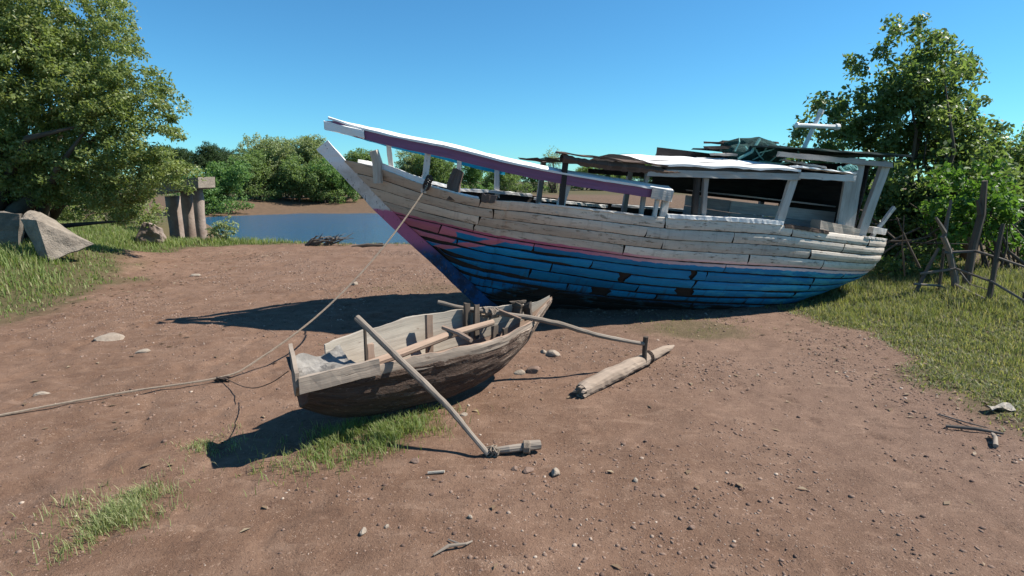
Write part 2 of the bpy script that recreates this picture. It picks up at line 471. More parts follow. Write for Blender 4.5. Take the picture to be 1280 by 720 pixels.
sl = bpy.data.lights.new('sun', 'SUN'); sl.energy = 5.0; sl.angle = math.radians(.5); sl.color = (1, .95, .86)
so = bpy.data.objects.new('sun', sl); COL.objects.link(so); so.rotation_euler = (-SUN).to_track_quat('-Z', 'Y').to_euler(); so.location = SUN * 40
cd = bpy.data.cameras.new('camera'); cam = bpy.data.objects.new('camera', cd); COL.objects.link(cam)
cam.location = (0, 0, CAM_H); cam.rotation_euler = (math.pi / 2 - PITCH, 0, 0); cd.sensor_width = 36; cd.lens = 36 * FOC / 1280
cd.clip_start = .05; cd.clip_end = 3000; sc.camera = cam
vs = sc.view_settings; vs.view_transform = 'Standard'; vs.look = 'None'; vs.exposure = .90; vs.gamma = 1; vs.use_curve_mapping = False

# ------------------------------------------------------------------ ground and water
right_edge = smooth([2, 4.16, 4.56, 5.16, 6.3, 7.31, 8.11, 9, 12], [4.0, 4.06, 4.15, 4.22, 4.32, 4.35, 4.15, 4.6, 4.0])
left_edge = smooth([2, 6, 7.9, 8.84, 11.65, 14.5, 15.8, 16.6, 17.4], [-8.4, -7.4, -7.0, -7.0, -8.0, -9.2, -9.0, -6.8, -5.5])


def cover(x, y):
    n = fbm(np.asarray(x) * 1.3, np.asarray(y) * 1.3, 91, 4) - .5
    r = sst(-.35, .45, np.asarray(x) - right_edge(y) + n * 1.6)
    l = sst(-.5, .7, left_edge(y) - np.asarray(x) + n * 2.0) * sst(60, 40, y)
    p = .7 * sst(.85, .2, np.hypot((np.asarray(x) - 2.35) / 1.1, (np.asarray(y) - 7.1) / .75) + n * 1.2)
    c = .75 * sst(1, .3, np.hypot((np.asarray(x) + 1.1) / .8, (np.asarray(y) - 4.15) / .55) + n)
    b = .45 * sst(1, .2, np.hypot((np.asarray(x) + 1.5) / 2.0, (np.asarray(y) - 9.8) / 1.3) + n * 1.5)
    return np.maximum.reduce([r, l, p, c, b])


xs = np.concatenate([-np.geomspace(400, 9.2, 44), np.arange(-9, 9.001, .042), np.geomspace(9.2, 400, 44)])
ys = np.concatenate([[-40, -20, -10, -5, -2, 0], np.arange(1, 9.5, .034), np.arange(9.55, 19, .085), np.geomspace(19.2, 700, 110)])
X, Y = np.meshgrid(xs, ys, indexing='ij'); Z = gh(X, Y)
V = np.stack([X, Y, Z], -1).reshape(-1, 3)
nx, ny = len(xs), len(ys); I = np.arange(nx * ny).reshape(nx, ny)
F = np.stack([I[:-1, :-1], I[1:, :-1], I[1:, 1:], I[:-1, 1:]], -1).reshape(-1, 4)
d = Y - shore(X); df = Y - far_shore(X)
mud = sst(.6, 1.6, d) * (1 - sst(20, 34, df)) + .6 * sst(7.3, 8.5, X) * sst(7.0, 8.2, Y) * sst(.6, -.4, d)
A = np.stack([np.clip(cover(X, Y) + sst(14, 24, df) * (df > 5), 0, 1), np.clip(mud, 0, 1), sst(-.5, 3.5, X + .4 * (Y - 4))], -1).reshape(-1, 3)
tag(fast_mesh('ground', V, F, A, m['ground'], smooth_=True), kind='structure')
wv = np.array([(-400, 14, WATER_Z), (400, 14, WATER_Z), (400, 90, WATER_Z), (-400, 90, WATER_Z)])
tag(fast_mesh('water', wv, np.array([[0, 1, 2, 3]]), None, m['water']), kind='structure')

# ------------------------------------------------------------------ gravel (stuff) and single stones
ico = bmesh.new(); bmesh.ops.create_icosphere(ico, subdivisions=1, radius=1.0)
IV = np.array([v.co[:] for v in ico.verts]); IF = np.array([[v.index for v in f.verts] for f in ico.faces]); ico.free()


def rotz(a):
    c, s = np.cos(a), np.sin(a); z = np.zeros_like(a); o = np.ones_like(a)
    return np.stack([np.stack([c, -s, z], -1), np.stack([s, c, z], -1), np.stack([z, z, o], -1)], -2)


def randrot(n, rng):
    q = rng.normal(size=(n, 4)); q /= np.linalg.norm(q, axis=1)[:, None]; a, b, c, d_ = q.T
    return np.stack([np.stack([1 - 2 * (c * c + d_ * d_), 2 * (b * c - a * d_), 2 * (b * d_ + a * c)], -1),
                     np.stack([2 * (b * c + a * d_), 1 - 2 * (b * b + d_ * d_), 2 * (c * d_ - a * b)], -1),
                     np.stack([2 * (b * d_ - a * c), 2 * (c * d_ + a * b), 1 - 2 * (b * b + c * c)], -1)], -2)


def gravel(n, rng, rmin=.0020, rmax=.013, flat=.75):
    # denser towards the right and in drifts
    x = rng.uniform(-6.5, 6.5, n * 4); y = 1.6 + 13.5 * rng.random(n * 4) ** 1.55
    p = (.18 + .55 * sst(-1.2, 2.5, x) + .75 * sst(6, 10, y)) * sst(.40, .62, fbm(x * 1.1, y * 1.1, 123, 4)) * (1 - .8 * cover(x, y)) + .05
    keep = (rng.random(n * 4) < p); x = x[keep][:n]; y = y[keep][:n]; n = len(x)
    r = rmin * (1 + 1.1 * rng.pareto(2.3, n)); r = np.clip(r, rmin, rmax) * (1 + .06 * y)
    sc3 = rng.uniform(.55, 1.25, (n, 3)) * r[:, None]; sc3[:, 2] *= flat
    v = IV[None] * (1 + rng.uniform(-.25, .25, (n, len(IV), 1)))
    v = np.einsum('nij,nkj->nki', randrot(n, rng), v) * sc3[:, None]
    v = v + np.stack([x, y, gh(x, y) - r * .05], -1)[:, None]
    F = (IF[None] + (np.arange(n) * len(IV))[:, None, None]).reshape(-1, 3)
    a = np.repeat(np.stack([rng.random(n), rng.random(n), rng.random(n)], -1), len(IV), 0)
    return v.reshape(-1, 3), F, a


Mg = Mat('gravel_stone'); Mg.attr()
cg = Mg.mix(Mg.step(Mg.u, 0, .6), (.106, .066, .050), (.199, .133, .100)); cg = Mg.mix(Mg.step(Mg.u, .70, .95), cg, (.366, .292, .233))
Mg.color(cg, .9)
v_, f_, a_ = gravel(52000, RNG)
v2, f2, a2 = gravel(15000, RNG, .0055, .015, .55)
a2[:, 0] *= .62
v_, f_, a_ = np.vstack([v_, v2]), np.vstack([f_, f2 + len(v_)]), np.vstack([a_, a2])
tag(fast_mesh('gravel', v_, f_, a_, Mg.m), 'loose reddish gravel scattered over the dirt', 'gravel', kind='stuff')


def rock(name, x, y, r, flat, mat, label, group=None, seed=0, sink=.3):
    bm = bmesh.new(); bmesh.ops.create_icosphere(bm, subdivisions=3, radius=1.0)
    rg = np.random.default_rng(seed + 100); sx = rg.uniform(.75, 1.3); q = rg.normal(size=(9, 3)); q /= np.linalg.norm(q, axis=1)[:, None]; dd = rg.uniform(.55, .95, 9)
    for v in bm.verts:
        p = np.array(v.co)
        for k in range(9):        # cut facets
            e = p @ q[k] - dd[k]
            if e > 0: p = p - q[k] * e * .9
        p = p * (1 + .10 * (float(vnoise(p[0] * 3 + seed, p[1] * 3 + p[2] * 2)) - .5))
        v.co = (p[0] * r * sx, p[1] * r / sx, p[2] * r * flat)
    me = bpy.data.meshes.new(name); bm.to_mesh(me); bm.free(); me.materials.append(mat)
    o = link(name, me); o.location = (x, y, float(gh(x, y)) + r * flat * (1 - 2 * sink) * .6); o.rotation_euler = (rg.uniform(-.2, .2), rg.uniform(-.2, .2), rg.uniform(0, 6))
    return tag(o, label, 'stone', group or 'loose stones on the dirt')


S, SR = m['stone'], m['stonered']
for i, (nm, x, y, r, fl, mt, lab) in enumerate([
    ('stone', .28, 3.37, .042, .8, S, 'pale knobbly stone just right of the broken float stub, casting a small shadow'),
    ('stone', .45, 6.02, .085, .6, S, 'largest pale stone on the dirt between the canoe bow and the float log'),
    ('stone', .36, 6.10, .045, .6, S, 'small pale stone touching the largest stone beyond the canoe bow'),
    ('stone', .22, 5.42, .080, .5, SR, 'flat reddish stone under the far outrigger boom beside the canoe bow'),
    ('stone', .08, 5.36, .055, .55, S, 'squat tan stone against the canoe side below its bow'),
    ('stone', .79, 3.29, .020, .8, S, 'small bright round stone alone on the dirt in front of the float log'),
    ('stone', .11, 3.43, .040, .5, SR, 'flat reddish stone half buried below the broken float stub'),
    ('stone', .02, 3.44, .026, .7, SR, 'small brown stone left of the flat one below the broken float stub'),
    ('stone', -.82, 2.77, .024, .8, S, 'pale square stone at the lower middle of the picture, in line with the canoe transom'),
    ('stone', -.70, 2.82, .016, .7, S, 'little pale stone just right of the square one at the lower middle'),
    ('stone', -.24, 2.87, .016, .9, S, 'tiny whitish stone above the forked twig at the bottom'),
    ('stone', -.66, 3.52, .030, .7, SR, 'dull brown stone at the right end of the grass under the canoe'),
    ('stone', -.40, 4.35, .030, .7, S, 'tan stone on the dirt under the middle of the near boom'),
    ('stone', 1.0, 2.80, .020, .6, SR, 'small brown stone on the dirt at the lower right of centre'),
    ('stone', -4.95, 6.64, .150, .35, S, 'large flat pale stone on open dirt left of the boat shadow'),
    ('stone', -4.30, 4.85, .060, .4, S, 'flat pale stone at the left edge above the rope'),
    ('stone', -6.49, 11.3, .100, .35, S, 'flat light stone on the far dirt left of the long boat shadow'),
    ('stone', -2.91, 10.2, .095, .5, S, 'pale stone on the far dirt behind the mooring rope'),
    ('stone', -4.15, 6.05, .060, .45, S, 'pale chip of stone on the dirt right of the large flat stone'),
]):
    rock(nm, x, y, r, fl, mt, lab, seed=i)

# ------------------------------------------------------------------ grass
def grass(name, x, y, h, wdt, rng, mat, label, lean=.55, z=None):
    n = len(x); z = gh(x, y) - .01 if z is None else z
    hh = h * rng.uniform(.45, 1.15, n); a = rng.uniform(0, 2 * math.pi, n); b = a + math.pi / 2 + rng.uniform(-.5, .5, n)
    le = lean * rng.uniform(.1, 1.3, n) * hh; wd = wdt * rng.uniform(.6, 1.3, n)
    base = np.stack([x, y, z], -1); s = np.stack([np.cos(a), np.sin(a), np.zeros(n)], -1) * (wd / 2)[:, None]; dl = np.stack([np.cos(b), np.sin(b), np.zeros(n)], -1)
    mid = base + dl * (le * .35)[:, None]; mid[:, 2] += hh * .58
    tip = base + dl * le[:, None]; tip[:, 2] += hh * (1 - .25 * rng.random(n))
    V = np.stack([base - s, base + s, mid + s * .75, mid - s * .75, tip], 1).reshape(-1, 3)
    k = np.arange(n) * 5
    Fq = np.stack([k, k + 1, k + 2, k + 3], -1); Ft = np.stack([k + 3, k + 2, k + 4], -1)
    t = np.repeat(rng.random(n), 5); A = np.stack([t, t, t], -1)
    return tag(fast_mesh(name, V, [Fq, Ft], A, mat), label, 'grass', kind='stuff')


def scatter(n, x0, x1, y0, y1, dens, rng, yp=1.0):
    x = rng.uniform(x0, x1, n); y = y0 + (y1 - y0) * rng.random(n) ** yp
    k = rng.random(n) < dens(x, y); return x[k], y[k]


tuf = lambda x, y, s=201: sst(.42, .62, fbm(x * 5, y * 5, s, 3))
x, y = scatter(210000, 3.6, 13, 3.2, 12.5, lambda x, y: sst(-.1, .6, x - right_edge(y) + (fbm(x * 1.3, y * 1.3, 91, 4) - .5) * 1.6) * (.25 + .75 * tuf(x, y)) * sst(12.5, 9.0, y) * (1 - .75 * sst(8.3, 9.2, x)), RNG, 1.1)
hg = .055 + .10 * fbm(x * 1.2, y * 1.2, 66, 3) * sst(-.1, 1.2, x - right_edge(y)) + .05 * sst(6.5, 8.2, y)
grass('grass_bank', x, y, hg, .009, RNG, m['grass_olive'], 'rough olive grass bank below the stick fence at right')
x, y = scatter(150000, 3.6, 12, 3.2, 10.5, lambda x, y: sst(-.2, .5, x - right_edge(y) + (fbm(x * 1.3, y * 1.3, 91, 4) - .5) * 1.6) * sst(10.5, 8.5, y), RNG, 1.1)
grass('grass_bank', x, y, .035 + .03 * fbm(x * 2, y * 2, 68, 3), .012, RNG, m['grass_olive'], 'short matted grass between the taller tufts of the right bank', 1.3)
x, y = scatter(170000, -24, -4.5, 5.5, 19.5, lambda x, y: sst(.0, .9, left_edge(y) - x + (fbm(x * 1.3, y * 1.3, 91, 4) - .5) * 2.0) * (.45 + .55 * tuf(x * .6, y * .6, 207)) * sst(.9, -.2, y - shore(x)), RNG, .9)
hg = .08 + .30 * fbm(x * .7, y * .7, 67, 3) * sst(0, 2, left_edge(y) - x)
grass('grass_bank', x, y, hg, .016, RNG, m['grass_green'], 'bright green grass bank below the overhanging tree at left')


def tuftpatch(n, cx, cy, rx, ry, ang, rng, s, th=.8):
    q = rng.normal(size=(n, 2)) * .48; x = q[:, 0] * rx; y = q[:, 1] * ry
    c, sn = math.cos(ang), math.sin(ang); X = cx + x * c - y * sn; Y = cy + x * sn + y * c
    k = rng.random(n) < (.15 + .85 * tuf(X * 1.3, Y * 1.3, s)); return X[k], Y[k]


x, y = tuftpatch(3600, -2.36, 2.97, .30, .36, -.5, RNG, 301)
grass('grass_tuft', x, y, .085, .0045, RNG, m['grass_pale'], 'pale grass tuft alone in the dirt at the lower left', .8)
x, y = tuftpatch(1100, -2.2, 3.85, .20, .22, -.6, RNG, 302)
grass('grass_tuft', x, y, .05, .005, RNG, m['grass_pale'], 'thin grass tuft at the tip of the canoe shadow', .9)
x, y = tuftpatch(6500, -1.08, 3.93, .60, .32, .62, RNG, 303); k = np.hypot(x + 1.0, y - 4.6) > .0
grass('grass_patch', x, y, .095, .0055, RNG, m['grass_green'], 'green grass growing in the shade along the canoe side', .8)
x, y = scatter(6000, 1.5, 3.9, 6.2, 8.3, lambda x, y: sst(.95, .2, np.hypot((x - 2.4) / 1.2, (y - 7.3) / .8)) * tuf(x, y, 305) * .8, RNG)
grass('grass_patch', x, y, .045, .006, RNG, m['grass_olive'], 'sparse short grass on the dirt in front of the blue hull')
x, y = scatter(9000, -5.2, .2, 8.3, 11.2, lambda x, y: sst(1, .2, np.hypot((x + 1.5) / 2.2, (y - 9.8) / 1.2)) * tuf(x, y, 306) * .5, RNG)
grass('grass_patch', x, y, .03, .008, RNG, m['grass_olive'], 'very short grass film on the dirt behind the boat stem')
x, y = scatter(14000, -11, 5, 15.6, 17.6, lambda x, y: sst(-.9, -.1, y - shore(x)) * sst(.9, .2, y - shore(x)) * tuf(x, y, 307), RNG)
grass('grass_strip', x, y, .09, .014, RNG, m['grass_olive'], 'thin dry grass fringe along the water edge')

def litter(n, rng):
    x = np.concatenate([rng.uniform(3.2, 9, n), rng.uniform(-9, -6, n // 2), rng.uniform(-5, 5, n // 3)]); y = np.concatenate([rng.uniform(3, 9.5, n), rng.uniform(8, 15, n // 2), 2 + 8 * rng.random(n // 3)])
    N_ = len(x); a = rng.uniform(0, 6.28, N_); l = rng.uniform(.012, .032, N_) * (1 + .05 * y); w_ = l * rng.uniform(.3, .6, N_); z = gh(x, y) + .006
    c, s_ = np.cos(a), np.sin(a); hz = rng.uniform(.0, .014, (N_, 2))
    V = np.stack([np.stack([x - c * l, y - s_ * l, z], -1), np.stack([x - s_ * w_, y + c * w_, z + hz[:, 0]], -1), np.stack([x + c * l, y + s_ * l, z + .002], -1), np.stack([x + s_ * w_, y - c * w_, z + hz[:, 1]], -1)], 1).reshape(-1, 3)
    t = np.repeat(rng.random(N_), 4); return V, np.arange(N_ * 4).reshape(-1, 4), np.stack([t, t, t], -1)


m['deadleaf'] = leafmat('dead_leaves', ((.085, .055, .035), (.17, .115, .07), (.27, .21, .14)), .7, .1)
v_, f_, a_ = litter(900, RNG)
tag(fast_mesh('leaf_litter', v_, f_, a_, m['deadleaf']), 'brown dead leaves scattered along the edges of the dirt', 'leaf litter', kind='stuff')

# ------------------------------------------------------------------ the big boat
BO = Vector((-.48, 8.27, 0)); BM = Matrix.Rotation(math.radians(12), 4, 'Z') @ Matrix.Rotation(math.radians(6), 4, 'Y') @ Matrix.Rotation(math.radians(2), 4, 'X')
BOAT = empty('fishing_boat'); BOAT.matrix_world = Matrix.Translation(BO) @ BM
tag(BOAT, 'large derelict wooden fishing boat with peeling white and blue hull aground on the dirt', 'boat')


def bw(p):          # boat coordinates to world
    return np.array((BOAT_W @ Vector(tuple(map(float, p))))[:])


BOAT_W = Matrix.Translation(BO) @ BM
fb = smooth([-2.08, -1.67, -.97, -.29, .25, .88, 2.05, 2.87, 3.79, 4.8, 5.6, 6.0, 6.32], [.05, .36, .80, 1.10, 1.21, 1.30, 1.36, 1.36, 1.31, 1.17, .97, .82, .63])
fzs = smooth([-2.08, -1.67, -.97, -.29, .25, .88, 2.05, 2.87, 3.79, 4.8, 6.32], [1.97, 1.93, 1.77, 1.69, 1.71, 1.71, 1.70, 1.73, 1.755, 1.715, 1.67])
fzp = smooth([-2.08, -1.37, -.62, .11, 1.02, 2.12, 3.02, 4.27, 5.41, 6.32], [1.38, 1.31, 1.245, 1.18, 1.155, 1.125, 1.145, 1.165, 1.145, 1.13])
fzk = smooth([-2.08, -1.37, -.83, -.45, .05, .4, 1, 3, 4, 4.7, 5.4, 6.32], [1.94, 1.29, .88, .58, .18, .0, -.08, -.12, -.04, .14, .42, .80])
fm = smooth([-2.1, 0, 1, 2, 3, 5, 6.32], [1.0, 1.12, 1.55, 2.0, 2.6, 3.0, 3.0])


def hy(s, z):
    """half breadth of the hull at station s and height z"""
    zk, zs = fzk(s), fzs(s); wv_ = np.clip((z - zk) / np.maximum(zs - zk, .02), 0, 1.05)
    return np.maximum(fb(s) * (1 - np.clip(1 - wv_, 0, 1) ** fm(s)), 0) + .05 * np.clip(wv_ * 12, 0, 1) * np.where(s < 0, 1, 0)


HOLES = [(1, 2.66, 2.74), (2, 1.74, 1.84), (3, 2.62, 2.86), (4, 1.45, 1.70), (5, .7, 1.0)]
H = MB(); ds = .045; rg = np.random.default_rng(5)
for side in (-1, 1):
    # dark inner skin
    ss = np.linspace(-2.08, 6.32, 112); tt = np.linspace(0, 1, 22)
    Sg, Tg = np.meshgrid(ss, tt, indexing='ij'); Zg = fzk(Sg) + (fzs(Sg) - fzk(Sg) - .01) * Tg
    Yg = np.maximum(hy(Sg, Zg) - .035, 0)
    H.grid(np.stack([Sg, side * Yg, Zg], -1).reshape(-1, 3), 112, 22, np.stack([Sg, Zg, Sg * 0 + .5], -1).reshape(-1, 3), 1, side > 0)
    rows = [('w', k) for k in range(4)] + [('b', k) for k in range(9)]
    for kind, k in rows:
        if kind == 'w':
            lo = lambda s, k=k: fzp(s) + (fzs(s) - fzp(s)) * ((3 - k) / 4); hi = lambda s, k=k: fzp(s) + (fzs(s) - fzp(s)) * ((4 - k) / 4)
        else:
            lo = lambda s, k=k: fzp(s) - .135 * (k + 1) + .012 * np.sin(s * 1.1 + k); hi = lambda s, k=k: fzp(s) - .135 * k + (.012 * np.sin(s * 1.1 + k - 1) if k else 0)
        sf = np.arange(-2.06, 6.32, .01); ok = hi(sf) > fzk(sf) + .025
        if not ok.any(): continue
        s0 = sf[ok][0]; s1 = sf[ok][-1]
        cuts = [s0]; c = s0 + rg.uniform(.6, 2.0)
        while c < s1 - .6: cuts.append(c); c += rg.uniform(1.2, 2.7)
        cuts.append(s1)
        spans = list(zip(cuts[:-1], cuts[1:]))
        for hs_, he_ in [(a_, b_) for kk, a_, b_ in HOLES if kind == 'b' and kk == k and side < 0]:      # planks broken away
            nsp = []
            for a, b in spans:
                if he_ <= a or hs_ >= b: nsp.append((a, b)); continue
                if hs_ - a > .08: nsp.append((a, hs_))
                if b - he_ > .08: nsp.append((he_, b))
            spans = nsp
        for a, b in spans:
            g = .0016 if kind == 'w' else .004
            a2, b2 = a + (0 if a == s0 else rg.uniform(.003, .014)), b - (0 if b == s1 else rg.uniform(.003, .014))
            n = max(4, int((b2 - a2) / ds)); s = np.linspace(a2, b2, n); rnd = rg.random(); tilt = rg.uniform(-.008, .022); off = rg.uniform(-.007, .009) + (.006 if kind == 'w' else 0)
            zl = np.maximum(lo(s), fzk(s) + .002); zh = np.maximum(hi(s), zl + .002)
            # ragged splits: wide and dark in the blue bow and bottom strakes
            amp = (.006 if kind == 'w' else .010 + .045 * sst(1.8, -.6, s) * (k > 0) + .016 * (k > 2)) * np.clip(fbm(s * 1.4, s * 0 + k * 3.7 + side, 61, 3) * 2.6 - .75, 0, 1.4)
            jg = .0035 * (rg.random(n) - .5) * (1 if kind == 'w' else 2.2)
            zl = zl + g + amp * .8 + jg; zh2 = zh - g - amp * .7 + .0035 * (rg.random(n) - .5)
            zh = np.maximum(zh2, zl + .006)
            e0, e1 = rg.uniform(-.03, .03), rg.uniform(-.03, .03); rg0, rg1 = (rg.normal(0, .022, 6) if min([abs(a - h[2]) for h in HOLES]) < .001 and kind == 'b' else rg.normal(0, .003, 6)), (rg.normal(0, .022, 6) if min([abs(b - h[1]) for h in HOLES]) < .001 and kind == 'b' else rg.normal(0, .003, 6))
            fr = [0, .06, .35, .65, .94, 1]; V = []; U = []
            for i in range(n):
                f = i / (n - 1); tw = 0
                for iq, q in enumerate(fr):
                    z = zl[i] + (zh[i] - zl[i]) * q
                    y = float(hy(s[i], z)) + off + tilt * (.5 - q) + (.009 + .008 * float(sst(3, 5, s[i]))) * (1 - abs(2 * q - 1)) - ((.005 if kind == 'w' else .012) if q in (0, 1) else 0) + .006 * (vnoise(s[i] * 3, k + q * 2 + 40, 71) - .5)
                    sx = s[i] + (e0 * (q - .5) + rg0[iq] if i == 0 and a != s0 else 0) + (e1 * (q - .5) + rg1[iq] if i == n - 1 and b != s1 else 0)
                    V.append((sx, side * y, z)); U.append((s[i], z - fzp(s[i]), rnd))
            H.grid(V, n, len(fr), U, 0, side > 0)
            # edges back to the inner skin
            V = np.array(V).reshape(n, len(fr), 3); U = np.array(U).reshape(n, len(fr), 3)
            for line, ul, fl in ((V[:, 0], U[:, 0], False), (V[:, -1], U[:, -1], True), (V[0], U[0], True), (V[-1], U[-1], False)):
                inn = line.copy(); inn[:, 1] = side * np.maximum(np.abs(inn[:, 1]) - .04, 0)
                H.grid(np.stack([line, inn], 1).reshape(-1, 3), len(line), 2, np.stack([ul, ul], 1).reshape(-1, 3), 1, fl)
# transom boards
zt = [.82, .98, 1.15, 1.33, 1.5, 1.66]
for z0, z1 in zip(zt[:-1], zt[1:]):
    V = []; U = []; rnd = rg.random()
    for z in (z0 + .004, z1 - .004):
        for f in np.linspace(-1, 1, 9):
            V.append((6.335, f * float(hy(6.32, z)) * 1.0, z)); U.append((6 + f, z - 1.13, rnd))
    H.grid(V, 2, 9, U, 0, False)
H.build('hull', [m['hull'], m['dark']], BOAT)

B_ = MB()       # deck
ss = np.linspace(-1.5, 6.28, 60)
for j in range(11):
    f0, f1 = -1 + j * 2 / 11 + .006, -1 + (j + 1) * 2 / 11 - .006; rnd = random.random()
    V = [];  U = []
    for s in ss:
        z = float(fzs(s)) - .34; b = float(hy(s, z)) - .05
        for f in (f0, f1): V.append((s, f * b, z + .01 * rnd)); U.append((s, f * b, rnd))
    B_.grid(V, 60, 2, U, 0, True)
B_.build('deck', m['grey'], BOAT)

ST = MB()       # stem post: outer and inner edges in profile
out = np.array([(-2.44, 2.06), (-2.30, 1.95), (-1.59, 1.28), (-.78, .63), (-.20, .15), (.10, -.10), (.5, -.2)]); inn = np.array([(-2.30, 2.20), (-2.06, 1.96), (-1.33, 1.29), (-.52, .66), (.05, .20), (.35, -.02), (.6, -.1)])
V = []; U = []
for f in np.linspace(0, 1, 30):
    g = f * (len(out) - 1); i = min(int(g), len(out) - 2); t = g - i
    o_ = out[i] * (1 - t) + out[i + 1] * t; n_ = inn[i] * (1 - t) + inn[i + 1] * t
    for (p, hw) in ((o_, .05), (n_, .075), (n_, -.075), (o_, -.05)):
        V.append((p[0] + random.uniform(-.006, .006), hw + random.uniform(-.004, .004), p[1] + random.uniform(-.006, .006))); U.append((f * 3, hw, .5))
Fs = [(3, 2, 1, 0), tuple(29 * 4 + k for k in range(4))] + [(i * 4 + k, i * 4 + (k + 1) % 4, i * 4 + 4 + (k + 1) % 4, i * 4 + 4 + k) for i in range(29) for k in range(4)]
ST.add(V, Fs, U); ST.build('stem_post', m['stem'], BOAT)


def curve_board(mb, f, s0, s1, n, w0, h0, jit=.003, mi=0, rnd=None):
    """board bent along the boat: f(s) gives the lower outer corner (y, z); w0 inward width, h0 height"""
    rnd = random.random() if rnd is None else rnd; V = []; U = []
    sd = -1 if f(s0)[0] <= 0 and f(s1)[0] < 0 else 1
    for s in np.linspace(s0, s1, n):
        y, z = f(s)
        for a, b in ((0, 0), (1, 0), (1, 1), (0, 1)):
            V.append((s + random.uniform(-jit, jit), y - sd * a * w0 + random.uniform(-jit, jit), z + b * h0 + random.uniform(-jit, jit))); U.append((s, a * w0 + b * h0, rnd))
    Fs = [(0, 1, 2, 3), tuple((n - 1) * 4 + k for k in (3, 2, 1, 0))] + [(i * 4 + (k + 1) % 4, i * 4 + k, i * 4 + 4 + k, i * 4 + 4 + (k + 1) % 4) for i in range(n - 1) for k in range(4)]
    if sd < 0: Fs = [t[::-1] for t in Fs]
    mb.add(V, Fs, U, mi)


# gunwale caps: worn and broken on the near side
for sd in (-1, 1):
    fg = lambda s: (sd * (float(fb(s)) + .03), float(fzs(s)) - .005)
    if sd < 0:
        for s0, s1, w0, h0, dz, mi in ((-1.62, -1.02, .13, .075, .0, 0), (-.93, -.36, .12, .03, -.01, 0), (.40, 1.75, .10, .02, -.012, 1), (2.1, 3.0, .15, .05, .0, 0), (3.0, 3.86, .15, .055, .0, 0), (3.9, 4.72, .13, .05, -.03, 2), (5.55, 6.3, .10, .03, -.02, 1)):
            G = MB(); curve_board(G, lambda s: (fg(s)[0], fg(s)[1] + dz), s0, s1, 20, w0, h0, .0035); G.build('gunwale', m[('cap_white', 'white', 'brown')[mi]], BOAT)
        G = MB(); G.plank((-.32, -1.08, 1.70), (-.14, -1.14, 1.70), .14, .10, jit=.012); G.build('gunwale', m['brown'], BOAT)      # rotten stub in the gap
    else:
        for s0, s1, dz in ((-1.9, -.5, .0), (-.48, .9, -.02), (.95, 2.3, -.07), (2.4, 6.3, -.05)):
            G = MB(); curve_board(G, lambda s: (fg(s)[0], fg(s)[1] + dz), s0, s1, 24, .15, .045, .005); G.build('gunwale', m['cap_white'], BOAT)

# raised bulwark rails
fyr = smooth([-2.32, -1.86, -1.5, -1.06, -.1, .6, 2.1], [-.06, -.22, -.46, -.75, -1.10, -1.27, -1.35])
fzr = smooth([-2.32, -1.86, -1.05, -.9, -.08, .6, 2.1], [2.36, 2.27, 2.165, 2.155, 2.045, 1.98, 1.915])      # underside of the mauve board


def rail(sd, s0, s1, face, nm, hgt=.118):
    R_ = MB(); f = lambda s: (sd * -float(fyr(s)), float(fzr(s)))
    n = 34; V = []; U = []
    for i, s in enumerate(np.linspace(s0, s1, n)):          # upright board
        y, z = f(s)
        sq = 1 if i else .75
        for a, b in ((0, 0), (.035, 0), (.035, hgt), (0, hgt)):
            V.append((s, y - sd * a + random.uniform(-.003, .003), z + b * sq + random.uniform(-.004, .004))); U.append((s, a + b, .5))
    Fs = [(0, 1, 2, 3), tuple((n - 1) * 4 + k for k in (3, 2, 1, 0))] + [(i * 4 + (k + 1) % 4, i * 4 + k, i * 4 + 4 + k, i * 4 + 4 + (k + 1) % 4) for i in range(n - 1) for k in range(4)]
    if sd < 0: Fs = [t[::-1] for t in Fs]
    cut = int(n * .90)
    R_.add(V, Fs, U, 0)
    V = []; U = []                                          # sloping cap board on top
    for i, s in enumerate(np.linspace(s0 + .02, s1 + .02, n)):
        y, z = f(s); z += hgt; nar = .45 + .55 * sst(-2.3, -1.5, s)
        for a, b in ((-.02, -.004), (.14 * nar, .038 * nar + .006), (.14 * nar, .062 * nar + .006), (-.02, .022)):
            V.append((s, y - sd * a + random.uniform(-.003, .003), z + b + random.uniform(-.004, .004))); U.append((s, a * 2 + b, .6))
    R_.add(V, Fs, U, 1)
    return R_.build(nm, [m[face], m['cap_white']], BOAT)


rail(-1, -2.32, 2.1, 'purple', 'bulwark_rail')
o = rail(1, -2.28, .40, 'cyan', 'bulwark_rail'); o['label'] = 'turquoise far bulwark rail'
E_ = MB(); E_.plank((1.83, -1.372, 1.99), (2.12, -1.378, 1.975), .02, .14, jit=.003); E_.build('rail_end_board', m['white'], BOAT)
E_ = MB(); E_.plank((-2.34, -.07, 2.385), (-1.83, -.262, 2.325), .03, .105, jit=.008, rag=.03); E_.build('rail_tip_board', m['cap_white'], BOAT)

